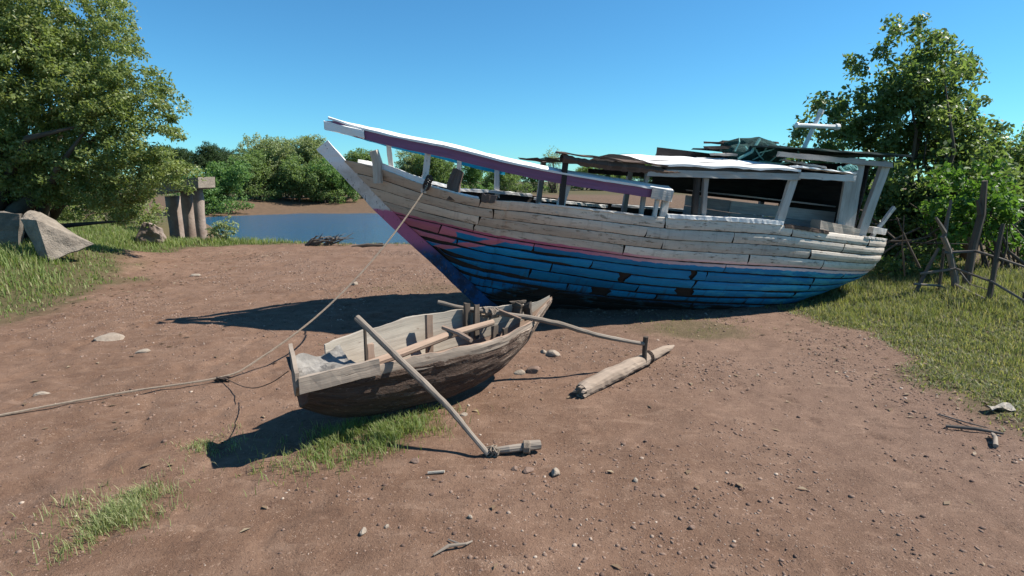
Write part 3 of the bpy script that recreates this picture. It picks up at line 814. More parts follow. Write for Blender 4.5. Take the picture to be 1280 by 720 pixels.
for sd, s, dx, w0, zt_ in ((-1, -1.02, .02, .075, 0), (-1, .66, .08, .10, 0), (-1, 1.93, .03, .05, 0), (-1, 2.05, .02, .09, 0), (1, -1.42, -.10, .07, 0), (1, -.36, -.05, .07, 0), (1, .30, -.06, .08, 0)):
    Q = MB(); yb = float(fb(s)) - .04; zb = float(fzs(s)) - .10; yt = -float(fyr(s + dx)) - .05; z1 = float(fzr(s + dx)) + .10
    Q.plank((s, sd * yb, zb), (s + dx, sd * yt, z1), w0, .05, up=(0, 1, 0), seg=5, jit=.004)
    Q.build('rail_post', m['white'], BOAT)
for (a, b, c, r, mt) in (((-1.60, -.44, 1.72), (-1.62, -.45, 1.98), (-1.68, -.46, 2.13), .055, 'pale'), ((-.66, -.86, 1.62), (-.66, -.86, 1.82), (-.60, -.84, 2.0), .075, 'brown'), ((-.95, .55, 1.6), (-.95, .55, 1.75), (-.95, .55, 1.86), .05, 'white')):
    Q = MB(); Q.tube([a, b, c], [r * 1.2, r * 1.15, r], 6, .12); Q.build('mooring_bitt', m[mt], BOAT)

# cabin -------------------------------------------------------------
def post(p0, p1, w0, t0, mt):
    Q = MB(); Q.plank(p0, p1, w0, t0, up=(0, 1, 0), seg=5, jit=.004); return Q.build('cabin_post', m[mt], BOAT)


post((2.56, -1.24, 1.55), (2.50, -1.24, 2.26), .07, .06, 'dark'); post((2.70, -1.24, 1.55), (2.62, -1.24, 2.26), .06, .06, 'grey')
post((3.83, -1.24, 1.62), (3.92, -1.27, 2.42), .11, .06, 'white')
post((5.30, -.86, 1.60), (5.22, -.86, 2.80), .30, .04, 'white'); post((5.64, -.80, 1.60), (5.77, -.84, 2.82), .14, .07, 'white')
post((.68, -1.24, 1.70), (.66, -1.27, 2.24), .07, .05, 'dark')
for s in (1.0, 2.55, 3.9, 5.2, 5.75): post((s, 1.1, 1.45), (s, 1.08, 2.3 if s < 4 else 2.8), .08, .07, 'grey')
post((1.8, -1.2, 1.5), (1.8, -1.2, 2.25), .05, .05, 'grey')

# white front roof: boards over a cambered frame
R_ = MB(); ss = np.linspace(1.78, 3.96, 26)
ye = np.array([-1.33, -1.0, -.6, -.25, .2, .7, 1.2])
for j in range(len(ye) - 1):
    V = []; U = []; rnd = random.random()
    for s in ss:
        zz = 2.355 + .075 * (s - 1.8) + .008 * math.sin(s * 9 + j)
        for y in (ye[j], ye[j + 1] - .006):
            V.append((s + (random.uniform(-.01, .01)), y, zz + .135 * (1 - (min(abs(y), 1.33) / 1.33) ** 1.6) + .004 * rnd)); U.append((s, y, rnd))
    R_.grid(V, 26, 2, U, 0, True)
V = []; U = []
for s in ss:
    zz = 2.355 + .075 * (s - 1.8) + .008 * math.sin(s * 9)
    for dz in (.004, -.022 + random.uniform(-.008, .004)): V.append((s, -1.335, zz + dz)); U.append((s, dz, .6))
R_.grid(V, 26, 2, U, 0, True)
R_.build('cabin_roof', m['cap_white'], BOAT)
R_ = MB(); ss = np.linspace(.56, 1.86, 18); ye = np.array([-1.30, -.8, -.2, .5, 1.1])
for j in range(len(ye) - 1):
    V = []; U = []; rnd = random.random()
    for s in ss:
        for y in (ye[j], ye[j + 1]): V.append((s + random.uniform(-.03, .03), y, 2.29 + .02 * math.sin(s * 4 + 1) + random.uniform(-.012, .012))); U.append((s, y, rnd))
    R_.grid(V, 18, 2, U, 0, True)
V = []; U = []
for i, s in enumerate(np.linspace(.60, 2.2, 40)):                 # ragged hanging edge
    t = (s - .6) / 1.6; top = 2.335 + .02 * math.sin(s * 5) - .02 * t + random.uniform(-.012, .012); bot = 2.245 - .045 * math.sin(t * math.pi) + .03 * t + random.uniform(-.010, .010)
    for y, z in ((-1.315, bot), (-1.34, (top + bot) / 2), (-1.315, top), (-1.20, top - .02), (-1.2, bot + .02)): V.append((s, y, z)); U.append((s, z * 2, .3 + .2 * (i % 5 == 0)))
R_.grid(V, 40, 5, U, 0, False)
R_.plank((.50, -1.32, 2.352), (1.2, -1.325, 2.345), .06, .02, jit=.008, rag=.03); R_.plank((1.1, -1.325, 2.35), (2.0, -1.33, 2.345), .06, .02, jit=.008, rag=.03)
o = R_.build('cabin_roof', m['brown'], BOAT); o['label'] = 'brown rotten front end of the cabin roof'
for (p0, p1, h0, mt) in (((1.75, -1.30, 2.235), (3.98, -1.30, 2.42), .085, 'white'), ((3.96, -1.31, 2.44), (4.86, -1.31, 2.49), .085, 'white'), ((1.8, 1.1, 2.22), (5.7, 1.08, 2.40), .08, 'dark'), ((3.85, -.93, 2.715), (5.82, -.90, 2.775), .07, 'grey'), ((2.0, -1.27, 2.32), (3.95, -1.27, 2.46), .05, 'brown')):
    Q = MB(); Q.plank(p0, p1, .045, h0, seg=12, jit=.005); Q.build('roof_beam', m[mt], BOAT)
Q = MB(); Q.plank((3.97, -1.20, 2.555), (4.84, -1.20, 2.56), .28, .02, jit=.006, seg=8); Q.plank((4.05, -1.0, 2.57), (4.7, -1.0, 2.575), .2, .02, jit=.006, seg=8); Q.build('roof_step', m['cap_white'], BOAT)
Q = MB()
for j in range(6):
    y0 = -1.0 + j * .36
    Q.plank((3.66 + random.uniform(-.05, .05), y0 + .18, 2.80), (6.06 + random.uniform(-.05, .04), y0 + .18, 2.93), .37, .025, seg=12, jit=.007, rag=.03)
Q.build('aft_roof', m['greenroof'], BOAT)
# cabin walls
Q = MB()
for k in range(6): Q.plank((2.95, 1.02, 2.08 + k * .12), (5.7, 1.0, 2.10 + k * .12), .02, .126, jit=.002)
for k in range(11): Q.plank((5.50, -.84, 1.50 + k * .12), (5.50, 1.0, 1.50 + k * .12), .02, .126, jit=.002)
for k in range(4): Q.plank((2.9, .3, 2.43 + k * .01), (2.9, 1.0, 2.43 + k * .01), .02, .05, jit=.002)
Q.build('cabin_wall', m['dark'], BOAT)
Q = MB()
for k in range(3): Q.plank((3.60, -.42, 1.55 + k * .18), (5.46, -.42, 1.55 + k * .18), .025, .175, jit=.002)
for k in range(3): Q.plank((3.60, -.40, 1.55 + k * .18), (3.60, .95, 1.55 + k * .18), .025, .175, jit=.002)
Q.plank((3.58, .28, 2.085), (5.47, .28, 2.085), 1.38, .02); Q.build('engine_box', m['grey'], BOAT)
Q = MB(); Q.plank((4.05, 1.18, 1.72), (4.62, 1.14, 1.70), .03, .12); Q.build('wash_board', m['cyan'], BOAT)
# stern blocks, steering stick, cross
Q = MB(); Q.plank((4.62, -1.04, 1.80), (5.50, -.84, 1.73), .16, .13, jit=.008, seg=8); Q.build('stern_beam', m['pale'], BOAT)
Q = MB(); Q.plank((5.86, -.70, 1.79), (6.20, -.62, 1.785), .18, .10, jit=.006); Q.build('stern_block', m['white'], BOAT)
Q = MB(); Q.plank((6.14, -.5, 1.62), (6.46, -.5, 2.18), .05, .045, up=(0, 1, 0), jit=.004); Q.build('tiller', m['white'], BOAT)
Q = MB(); Q.tube([(4.955, 0, 2.84), (5.15, 0, 3.52)], .034, 8, .03); Q.tube([(4.76, -.05, 3.27), (5.10, -.05, 3.30), (5.46, -.05, 3.33)], .034, 8, .03)
Q.tube([(5.44, -.05, 3.33), (5.50, -.05, 3.335)], .05, 8); Q.tube([(5.145, 0, 3.50), (5.16, 0, 3.56)], .045, 8); Q.tube([(4.75, -.05, 3.27), (4.72, -.05, 3.268)], .045, 8)
Q.build('wooden_cross', m['cap_white'], BOAT)

# things lying on the cabin roof: each its own
def world_mb(mb):
    mb.V = [np.array([bw(p) for p in V]) for V in mb.V]; return mb


for k, (p0, p1, w0, t0, mt, lab) in enumerate([
    ((3.10, -.30, 2.80), (4.25, -.25, 2.90), .12, .03, 'brown', 'dark topmost board in the heap on the boat cabin roof'),
    ((3.03, -.42, 2.72), (4.05, -.34, 2.83), .10, .04, 'dark', 'black board sticking out left from the middle of the roof heap'),
    ((3.10, -.50, 2.63), (4.35, -.45, 2.73), .09, .03, 'grey', 'grey lowest board of the heap on the cabin roof'),
    ((3.42, -.16, 2.86), (4.40, -.12, 2.95), .10, .03, 'brown', 'short brown board at the back of the roof heap'),
    ((4.15, -.62, 2.67), (4.62, -.98, 2.61), .04, .03, 'white', 'thin white lath poking out of the netting on the roof'),
]):
    Q = MB(); Q.plank(p0, p1, w0, t0, jit=.008, rag=.04, seg=8); o = world_mb(Q).build('loose_board', m[mt]); tag(o, lab, 'board', 'loose boards on the cabin roof')
def lumpy(nm, c, r, mat, label, cat, seed, amp=.35):
    bm = bmesh.new(); bmesh.ops.create_icosphere(bm, subdivisions=4, radius=1.0)
    for v in bm.verts:
        p = np.array(v.co); k = 1 + amp * (float(fbm(p[0] * 2 + 5, p[1] * 2 + p[2] * 1.7, seed, 4)) - .5) * 2
        v.co = bw((c[0] + p[0] * r[0] * k, c[1] + p[1] * r[1] * k, c[2] + max(p[2], -.75) * r[2] * k))
    me = bpy.data.meshes.new(nm); bm.to_mesh(me); bm.free(); me.materials.append(mat)
    return tag(link(nm, me), label, cat)


NET = lumpy('fishing_net', (3.85, -.36, 2.74), (.48, .22, .19), m['net'], 'dark green fishing net bundled over boards on the boat roof', 'net', 3)
Q = MB()
for k in range(9):
    a = np.array([random.uniform(3.35, 4.5), random.uniform(-.7, -.45), random.uniform(2.6, 2.75)]); b = a + np.array([random.uniform(-.3, .4), random.uniform(-.1, .1), random.uniform(.0, .25)])
    mid = (a + b) / 2 + np.array([0, -.05, random.uniform(-.06, .05)]); Q.tube([a, mid, b], .011, 5)
Q.tube([(3.45, -.62, 2.60), (3.62, -.66, 2.72), (3.75, -.6, 2.92)], .022, 6); Q.tube([(3.9, -.6, 2.61), (4.1, -.66, 2.6), (4.35, -.6, 2.66), (4.55, -.62, 2.66)], .018, 6)
o = world_mb(Q).build('net_cord', m['netcord']); o.parent = NET
Q = MB()
for k in range(5):
    a = random.uniform(0, 6.28); Q.tube([(4.78 + .09 * math.cos(t) + .03 * k, -1.16 + .05 * math.sin(t), 2.60 + .012 * k + .03 * math.sin(t * 2 + a)) for t in np.linspace(0, 6.3, 14)], .012, 5)
tag(world_mb(Q).build('rope_coil', m['netcord']), 'small pale green rope coil at the right end of the white roof edge', 'rope')

# ------------------------------------------------------------------ outrigger canoe
CA = math.radians(38.5); CAN = empty('outrigger_canoe', (-.6, 4.6, 0), (0, 0, CA))
tag(CAN, 'small weathered dugout outrigger canoe lying on the dirt in front of the boat', 'canoe')
ce = np.array([[math.cos(CA), math.sin(CA)], [-math.sin(CA), math.cos(CA)]])


def cl(p):          # world to canoe coordinates
    q = ce @ (np.array(p[:2], float) - np.array([-.6, 4.6])); return np.array([q[0], q[1], p[2]])


cx = [-1.27, -.9, -.5, 0, .4, .9, 1.2, 1.38]
c_yn = smooth(cx, [-.24, -.28, -.29, -.29, -.255, -.09, .05, .105]); c_zn = smooth(cx, [.575, .57, .565, .565, .565, .58, .66, .735])
c_yf = smooth(cx, [.13, .22, .30, .35, .32, .20, .155, .135]); c_zf = smooth(cx, [.70, .66, .69, .715, .715, .70, .71, .745])
c_yb = smooth(cx, [.03, .04, .05, .05, .06, .09, .11, .12]); c_zb = smooth(cx, [.30, .10, .03, .01, .06, .27, .52, .70])


def csec(x, t, shrink=0.):
    """point of the canoe section: t 0 = near gunwale, .5 = keel, 1 = far gunwale"""
    yn, zn, yf, zf, yb, zb = (float(f(x)) for f in (c_yn, c_zn, c_yf, c_zf, c_yb, c_zb))
    if t <= .5: q = 1 - t * 2; y1, z1 = yn, zn
    else: q = t * 2 - 1; y1, z1 = yf, zf
    e = 1.0 if q >= 1 else 1 - (1 - q) ** 1.75
    y = yb + (y1 - yb) * e; z = zb + (z1 - zb) * (.12 * q + .88 * q ** 1.5)
    cy, cz = (yn + yf) / 2, (zn + zf) / 2 + .1
    if shrink:
        dv = np.array([cy - y, cz - z]); L = np.linalg.norm(dv) + 1e-6; y += dv[0] / L * min(shrink, L * .6); z += dv[1] / L * min(shrink, L * .6) if q < .98 else 0
    return (x, y, z)


def shell(t0, t1, x0, x1, th, nm, mats, nu=60, nv=16, rough=.006, seed=1, top_jag=.0, smooth_=False):
    """one thick strip of the canoe between the section parameters t0..t1"""
    Q = MB(); rg = np.random.default_rng(seed); xs_ = np.linspace(x0, x1, nu); ts = np.linspace(t0, t1, nv); V = []; U = []; W = []
    jag = top_jag * (fbm(xs_ * 6, xs_ * 0 + seed, seed, 4) - .5) * 2
    for i, x in enumerate(xs_):
        for j, t in enumerate(ts):
            tt = t
            edge = abs(t - (t0 if t0 < .5 else t1)) < 1e-6
            p = np.array(csec(x, tt)); nz = rough * (fbm(np.array(x * 3.), np.array(t * 40.), seed, 4) - .5) * 4
            q = np.array(csec(x, tt, th))
            dv = p - q; L = np.linalg.norm(dv); dv = dv / L if L > 1e-6 else dv
            p = p + dv * nz
            if top_jag and (j == 0 and t0 < .25 or j == nv - 1 and t1 > .75): p[2] += jag[i]; q[2] += jag[i] * .8
            V.append(p); W.append(q); U.append((x, t * 1.2, .5))
    Q.grid(V, nu, nv, U, 0, False); Q.grid(W, nu, nv, U, 1 if len(mats) > 1 else 0, True)
    V = np.array(V).reshape(nu, nv, 3); W = np.array(W).reshape(nu, nv, 3); U = np.array(U).reshape(nu, nv, 3)
    em = 1 if len(mats) > 1 and nm != 'dugout_hull' else 0
    for a, b, u, fl in ((V[:, 0], W[:, 0], U[:, 0], True), (V[:, -1], W[:, -1], U[:, -1], False), (V[0], W[0], U[0], False), (V[-1], W[-1], U[-1], True)):
        Q.grid(np.stack([a, b], 1).reshape(-1, 3), len(a), 2, np.stack([u, u], 1).reshape(-1, 3), em, fl)
    return Q.build(nm, mats, CAN, smooth_)


def dugout_mat():
    M = Mat('shaded_dugout_wood'); at_ = M.attr()
    g = M.noise(M.scale(at_, (4, 40, 1)), 1, 5, .65); f = M.noise(M.scale(at_, (2, 9, 1)), 2.2, 6, .7); x = M.step(M.u, .1, 1.0)
    c = M.mix(M.step(g, .3, .7), (.15, .10, .075), (.07, .046, .036))  # dark base tones carry the shade of the overhanging lower hull
    c = M.mix(M.step(M.math('ADD', f, M.math('MULTIPLY', x, .17)), .60, .72), c, (.34, .26, .205))
    hl = M.noise(M.scale(at_, (9, 30, 1)), 2.5, 5, .7)
    c = M.mix(M.step(hl, .40, .33), c, (.012, .009, .008)); c = M.mix(M.math('MULTIPLY', M.step(hl, .60, .66), .8), c, (.30, .22, .17))
    c = M.mix(M.step(g, .34, .28), c, (.02, .014, .012))
    M.bump(M.math('ADD', M.math('MULTIPLY', hl, 1.6), M.math('ADD', g, f)), 1.0, .03)
    return M.color(c, .9)


m['dugout'] = dugout_mat()
shell(.045, .84, -1.20, 1.37, .022, 'dugout_hull', [m['dugout'], m['canoe_in']], 80, 30, .012, 4, .03)
shell(.0, .07, -.78, 1.36, .026, 'wash_strake', [m['canoe'], m['canoe_in']], 60, 6, .006, 8, .026)
shell(.80, 1.0, -.93, 1.36, .026, 'wash_strake', [m['canoe'], m['strake_in']], 60, 6, .006, 9, .022)
# stern planks, standing higher, and the transom board
Q = MB(); rg2 = random.Random(3)
Q.plank(np.array(csec(-1.28, .0)) + (0, -.012, -.045), np.array(csec(-.72, .0)) + (0, -.02, -.005), .022, .115, jit=.004, seg=8, rag=.006); Q.build('stern_plank', m['canoe'], CAN)
a_, b_ = np.array(csec(-1.275, 0)) + (-.012, -.01, .045), np.array(csec(-1.275, 1)) + (.07, 0, .03)
Q = MB(); V = []; U = []
for i, f in enumerate(np.linspace(0, 1, 9)):
    p = a_ * (1 - f) + b_ * f; low = p[2] - .10 - .17 * math.sin(math.pi * f)
    for z in (p[2] - .012 * math.sin(f * 9), low):
        for dx in (-.014, .014): V.append((p[0] + dx, p[1], z)); U.append((f * .4, z, .5))
Fs = []
for i in range(8):
    b0, b1 = i * 4, i * 4 + 4
    Fs += [(b0, b0 + 2, b1 + 2, b1), (b0 + 1, b1 + 1, b1 + 3, b0 + 3), (b0, b1, b1 + 1, b0 + 1), (b0 + 2, b0 + 3, b1 + 3, b1 + 2)]
Fs += [(0, 1, 3, 2), (32, 34, 35, 33)]
Q.add(V, Fs, U); Q.build('transom_board', m['canoe'], CAN)
# rubble heap of broken wood and dried mud in the stern
Q = MB(); V = []; U = []
for i, x in enumerate(np.linspace(-1.25, -.80, 14)):
    yn, yf = float(c_yn(x)) + .03, float(c_yf(x)) - .02
    for j, f in enumerate(np.linspace(0, 1, 14)):
        z0 = .57 * (1 - f) + .66 * f
        V.append((x + .05 * (float(fbm(f * 7, x * 0 + 2, 19, 3)) - .5) * (i == 13), yn + (yf - yn) * f, z0 - .085 + .13 * (float(fbm(x * 8, f * 4, 17, 4)) - .35))); U.append((x, f * .3, .7))
Q.grid(V, 14, 14, U, 0, True); Q.build('stern_sheet', m['sheet'], CAN)
# inner longitudinal poles, ribs, thwart
Q = MB(); Q.tube([(-.88, -.10, .50), (-.4, -.03, .53), (.1, .07, .57), (.62, .10, .60)], [.034, .036, .036, .028], 9, .06); Q.build('seat_pole', m['canoe_in'], CAN)
for x, y, z0, z1, r in ((.0, .21, .40, .74, .030), (.42, .24, .45, .78, .026), (.50, .20, .45, .77, .024), (-.62, .07, .42, .62, .028), (.55, -.02, .36, .60, .028), (.62, -.08, .38, .58, .022)):
    Q = MB(); Q.plank((x, y, z0), (x + .01, y + .01, z1), r * 2, r * 1.3, up=(0, 1, 0), jit=.004, seg=4, rag=.01); Q.build('rib_post', m['bark'] if x > .3 else m['canoe_in'], CAN)
Q = MB(); Q.tube([(.10, .14, .63), (.16, -.03, .60), (.17, -.20, .575)], [.02, .024, .02], 7, .08); Q.build('thwart', m['canoe_in'], CAN)
Q = MB(); Q.tube([(.70, .11, .70), (.85, -.03, .62)], [.015, .014], 6, .08); Q.build('thwart', m['canoe_in'], CAN)
Q = MB(); Q.plank((.90, .10, .60), (.92, .11, .74), .13, .02, up=(1, 0, 0), jit=.006, rag=.02); Q.plank((1.02, .06, .58), (1.04, .12, .72), .12, .02, up=(1, 0, 0), jit=.008, rag=.02)
Q.plank((.88, .16, .745), (1.03, .12, .74), .03, .02, jit=.004); Q.build('bow_bulkhead', m['bark'], CAN)
# booms
def cpts(L): return [cl(p) for p in L]


BA_ = cpts([(-1.19, 4.17, .865), (-.86, 3.99, .62), (-.55, 3.83, .38), (-.165, 3.60, .03)])
def pole_pts(P, n, seed, amp=.006):
    P = np.array(P); d_ = np.concatenate([[0], np.cumsum(np.linalg.norm(np.diff(P, axis=0), axis=1))]); t = np.linspace(0, d_[-1], n)
    q = np.stack([smooth(d_, P[:, k])(t) for k in range(3)], -1); w_ = np.sin(np.pi * np.linspace(0, 1, n)) ** .3
    q[:, 1] += amp * 2 * (fbm(t * 3.1, t * 0 + seed, seed, 3) - .5) * w_; q[:, 2] += amp * 2 * (fbm(t * 3.7, t * 0 + seed + 9, seed, 3) - .5) * w_
    return q, 1 + .22 * (fbm(t * 9, t * 0 + 3, seed + 5, 3) - .5) + .22 * np.clip(vnoise(t * 5, t * 0, seed) - .82, 0, 1) * 5


BA = BA_
q, kk = pole_pts(BA, 30, 41, .012); Q = MB(); Q.tube(q, np.interp(np.linspace(0, 1, 30), [0, .5, 1], [.027, .026, .017]) * kk, 9, .05); Q.build('outrigger_boom', m['pole'], CAN)
Q = MB(); Q.tube([cl((-1.13, 4.16, .80)), cl((-1.14, 4.19, .50))], [.013, .014], 6, .08); Q.build('boom_prop', m['bark'], CAN)
BB = cpts([(-.69, 5.08, .79), (-.375, 5.12, .705), (.076, 5.17, .635), (.384, 5.22, .565), (.704, 5.30, .45), (1.044, 5.42, .335), (1.35, 5.50, .262)])
q, kk = pole_pts(BB, 40, 43, .014); Q = MB(); Q.tube(q, np.interp(np.linspace(0, 1, 40), [0, .15, .5, 1], [.016, .022, .026, .020]) * kk, 9, .05); Q.build('outrigger_boom', m['pole'], CAN)
Q = MB()
for p in (BB[1] * .8 + BB[2] * .2, BB[1] * .6 + BB[2] * .4):
    for k in range(6):
        a = random.uniform(-.3, .3); Q.tube([p + np.array((a * .12 + .01 * k, .042 * math.cos(t), -.012 + .045 * math.sin(t))) for t in np.linspace(0, 6.28, 9)], .008, 5)
Q.build('lashing', m['rope'], CAN)
# float with its peg
fa, fe = cl((.62, 4.72, .055)), cl((1.83, 6.10, .075)); dfl = fe - fa
Q = MB(); ts = np.linspace(0, 1, 34); rr = np.interp(ts, [0, .02, .2, .45, .64, .8, .93, 1.0], [.064, .072, .075, .072, .066, .052, .034, .012]) * (1 + .12 * (fbm(ts * 14, ts * 0 + 4, 88, 3) - .5))
Q.tube([fa + dfl * t + np.array((.006 * math.sin(t * 23), .008 * math.sin(t * 9 + 1), .012 * math.sin(t * 5) + .004 * math.sin(t * 31))) for t in ts], rr, 14, .05)
for k in range(7):          # splintered broken end
    a = 6.283 * k / 7; p = fa + np.array((0, .048 * math.cos(a), .048 * math.sin(a))); Q.plank(p + dfl * .03, p - dfl * random.uniform(.008, .035), .03, .016, seg=2, jit=.004)
FL = Q.build('float_log', m['float'], CAN)
Q = MB(); c0 = fa + dfl * .655
for k in range(3): Q.tube([c0 + dfl * .012 * k + np.array((0, .070 * math.cos(t), .070 * math.sin(t))) for t in np.linspace(0, 6.28, 13)], .006, 5)
Q.build('float_binding', m['ropedark'], FL)
Q = MB(); pg = cl((1.36, 5.50, .06)); Q.tube([pg + (0, 0, 0), pg + (0, .005, .13), pg + (.004, 0, .275)], [.026, .024, .027], 8, .10); Q.build('float_peg', m['bark'], CAN)
Q = MB(); Q.tube([cl(p) for p in ((-.17, 3.64, .03), (-.02, 3.645, .05), (.10, 3.675, .05), (.10, 3.676, .055), (.20, 3.70, .055))], [.022, .026, .028, .037, .036], 10, .08); FS = Q.build('float_stub', m['pole'], CAN)
Q = MB()
for k in range(5):
    Q.tube([cl((.085 + .009 * k, 3.672 + .042 * math.cos(t), .05 + .042 * math.sin(t))) for t in np.linspace(0, 6.28, 10)], .007, 5)
Q.build('lashing', m['rope'], FS); Q = MB()
for k in range(5):
    b = cl((-.15 + .012 * k, 3.63, .04)); Q.tube([b + np.array((random.uniform(-.03, .03), .035 * math.cos(t), .035 * math.sin(t))) for t in np.linspace(0, 5, 7)], .007, 5)
Q.build('lashing', m['rope'], FS)

# ------------------------------------------------------------------ ropes
def rope(nm, pts, r, mat, label, n=60):
    P = np.array(pts, float); t = np.linspace(0, 1, len(P)); d_ = np.concatenate([[0], np.cumsum(np.linalg.norm(np.diff(P, axis=0), axis=1))]); d_ /= d_[-1]
    fs = [smooth(d_, P[:, k]) for k in range(3)]; tt = np.linspace(0, 1, n); q = np.stack([f(tt) for f in fs], -1)
    q[:, 2] = np.maximum(q[:, 2], gh(q[:, 0], q[:, 1]) + r * .8)
    Q = MB(); Q.tube(q, r, 6, .08); return Q.build(nm, mat), q


g = lambda u, v: at(u, v, 1) and None
A0 = bw((-.98, -.86, 1.78))
span = [A0 + (np.array([-2.75, 5.22, .03]) - A0) * t - np.array([0, 0, .34 * 4 * t * (1 - t)]) * .8 for t in np.linspace(0, 1, 9)]
o, _q = rope('mooring_rope', span + [np.array([-2.95, 5.08, .02]), np.array([-3.4, 4.86, .015]), np.array([-3.9, 4.52, .015]), np.array([-4.3, 4.2, .015]), np.array([-5.2, 3.7, .015]), np.array([-6.6, 3.3, .015])], .0105, m['rope'], '', 110)
tag(o, 'tan mooring rope running from the boat bow to the left edge of the dirt', 'rope')
Q = MB(); K = A0
for k in range(4): Q.tube([bw((-1.0 + .035 * math.cos(t) + .01 * k, -.84 - .07 * math.cos(t) * .5, 1.76 + .03 * k + .05 * math.sin(t))) for t in np.linspace(0, 6.28, 10)], .012, 5)
q_ = Q.build('rope_knot', m['ropedark']); q_.parent = o
T0 = np.array([-1.645, 3.93, .52])
o2, _q = rope('canoe_rope', [T0, (-1.90, 4.20, .33), (-2.25, 4.58, .14), (-2.55, 4.92, .05), (-2.80, 5.17, .02)], .004, m['ropedark'], '', 40)
tag(o2, 'thin dark rope from the canoe transom joining the mooring rope', 'rope')
Q = MB()
for k in range(4): Q.tube([(-2.80 + .05 * math.cos(t + k) + random.uniform(-.05, .05), 5.16 + .03 * math.sin(t), float(gh(-2.8, 5.16)) + .025 + .02 * math.sin(t * 2 + k)) for t in np.linspace(0, 4.5, 8)], .008, 5)
q_ = Q.build('rope_knot', m['ropedark']); q_.parent = o2

# ------------------------------------------------------------------ sticks and litter
def stick(nm, pts, r, mat, label, forks=()):
    P = np.array([(x, y, float(gh(x, y)) + z) for x, y, z in pts]); Q = MB(); Q.tube(P, r, 7, .12)
    for f in forks:
        Q.tube(np.array([(x, y, float(gh(x, y)) + z) for x, y, z in f]), [.006, .004], 5, .1)
    return tag(Q.build(nm, mat), label, 'stick', 'sticks on the dirt')


stick('stick', [(3.37, 4.07, .02), (3.52, 3.97, .025), (3.66, 3.89, .02)], [.012, .013, .008], m['deadwood'], 'straight dark stick on the dirt below the right grass bank')
stick('stick', [(3.44, 3.70, .02), (3.52, 3.80, .03), (3.55, 3.86, .03)], [.016, .015, .012], m['pole'], 'short pale stick lying across the end of the dark one at right')
stick('stick', [(3.5, 4.32, .01), (3.6, 4.15, .02), (3.66, 4.02, .015)], [.006, .006, .004], m['deadwood'], 'thin twig between the dark stick and the right grass bank')
stick('stick', [(-.40, 2.54, .012), (-.33, 2.60, .025), (-.24, 2.62, .018), (-.21, 2.65, .01)], [.005, .009, .007, .004], m['pole'], 'crooked forked twig on the dirt at the bottom middle', [[(-.27, 2.62, .02), (-.34, 2.68, .01)]])
stick('stick', [(-.55, 3.37, .012), (-.44, 3.36, .012)], [.009, .009], m['litter'], 'pale straight splinter on the dirt below the near boom')
Q = MB(); x0, y0 = 4.02, 4.34; z0 = float(gh(x0, y0)); V = []
for i in range(6):
    for j in range(4): V.append((x0 - .1 + .045 * i, y0 - .04 + .03 * j + .02 * i * .3, z0 + .03 + .02 * math.sin(i * 1.1 + j)))
Q.grid(V, 6, 4); Q.grid(np.array(V) - (0, 0, .006), 6, 4, None, 0, True); tag(Q.build('bark_scrap', m['litter']), 'pale curled bark scrap at the edge of the right grass bank', 'bark')

# ------------------------------------------------------------------ stick fence at right
FE = empty('stick_fence', (7.0, 8.6, 0)); tag(FE, 'rough fence of crooked dead branches in front of the mangrove at right', 'fence')
FI = np.array([7.0, 8.6, 0])


def fb_(nm, L, r, mt='deadwood', n=7, forks=()):
    Q = MB(); P = np.array([at(u, v, Yv) for u, v, Yv in L]); Q.tube(P - FI, np.linspace(r * .78, r * .5, len(P)), n, .16)
    for f in forks:
        P = np.array([at(u, v, Yv) for u, v, Yv in f]); Q.tube(P - FI, np.linspace(r * .5, r * .25, len(P)), 6, .14)
    Q.build(nm, m[mt], FE)


fb_('fence_post', [(1197, 384, 8.9), (1193, 345, 8.9), (1186, 312, 8.85), (1179, 295, 8.8)], .075, 'deadwood', 8, [[(1180, 298, 8.8), (1184, 275, 8.8), (1189, 250, 8.8)], [(1181, 290, 8.8), (1170, 272, 8.7)]])
fb_('fence_post', [(1205, 382, 8.95), (1210, 345, 8.95), (1217, 305, 8.95), (1227, 268, 8.95), (1231, 226, 8.9)], .085, 'bark', 8, [[(1226, 268, 8.9), (1222, 250, 8.9)]])
fb_('fence_post', [(1232, 396, 8.0), (1241, 350, 8.0), (1246, 315, 8.05), (1254, 280, 8.1)], .055, 'bark', 7)
fb_('fence_post', [(1281, 415, 7.7), (1282, 365, 7.7)], .06, 'bark', 7)
fb_('fence_post', [(1139, 378, 8.9), (1156, 342, 9.0), (1173, 310, 9.0)], .045, 'deadwood', 7)
fb_('fence_post', [(1170, 380, 9.0), (1176, 345, 9.0), (1180, 310, 9.0)], .045, 'bark', 7)
fb_('fence_post', [(1150, 335, 9.3), (1134, 303, 9.4), (1121, 272, 9.4)], .025, 'bark', 6)
fb_('fence_post', [(1131, 345, 9.4), (1128, 310, 9.4), (1130, 270, 9.4)], .02, 'bark', 6)
fb_('fence_rail', [(1180, 316, 8.85), (1220, 314, 8.8), (1250, 323, 8.0), (1285, 335, 7.7)], .03, 'deadwood', 7)
fb_('fence_rail', [(1150, 342, 9.0), (1195, 336, 8.8), (1240, 352, 7.95), (1282, 377, 7.6)], .03, 'deadwood', 7)
fb_('fence_rail', [(1142, 355, 8.95), (1175, 357, 8.9), (1199, 372, 8.8)], .025, 'deadwood', 7)
fb_('fence_rail', [(1194, 356, 8.85), (1238, 377, 7.95), (1284, 390, 7.65)], .028, 'deadwood', 7)
fb_('fence_rail', [(1200, 340, 8.85), (1212, 355, 8.8), (1235, 362, 8.3)], .016, 'deadwood', 6)

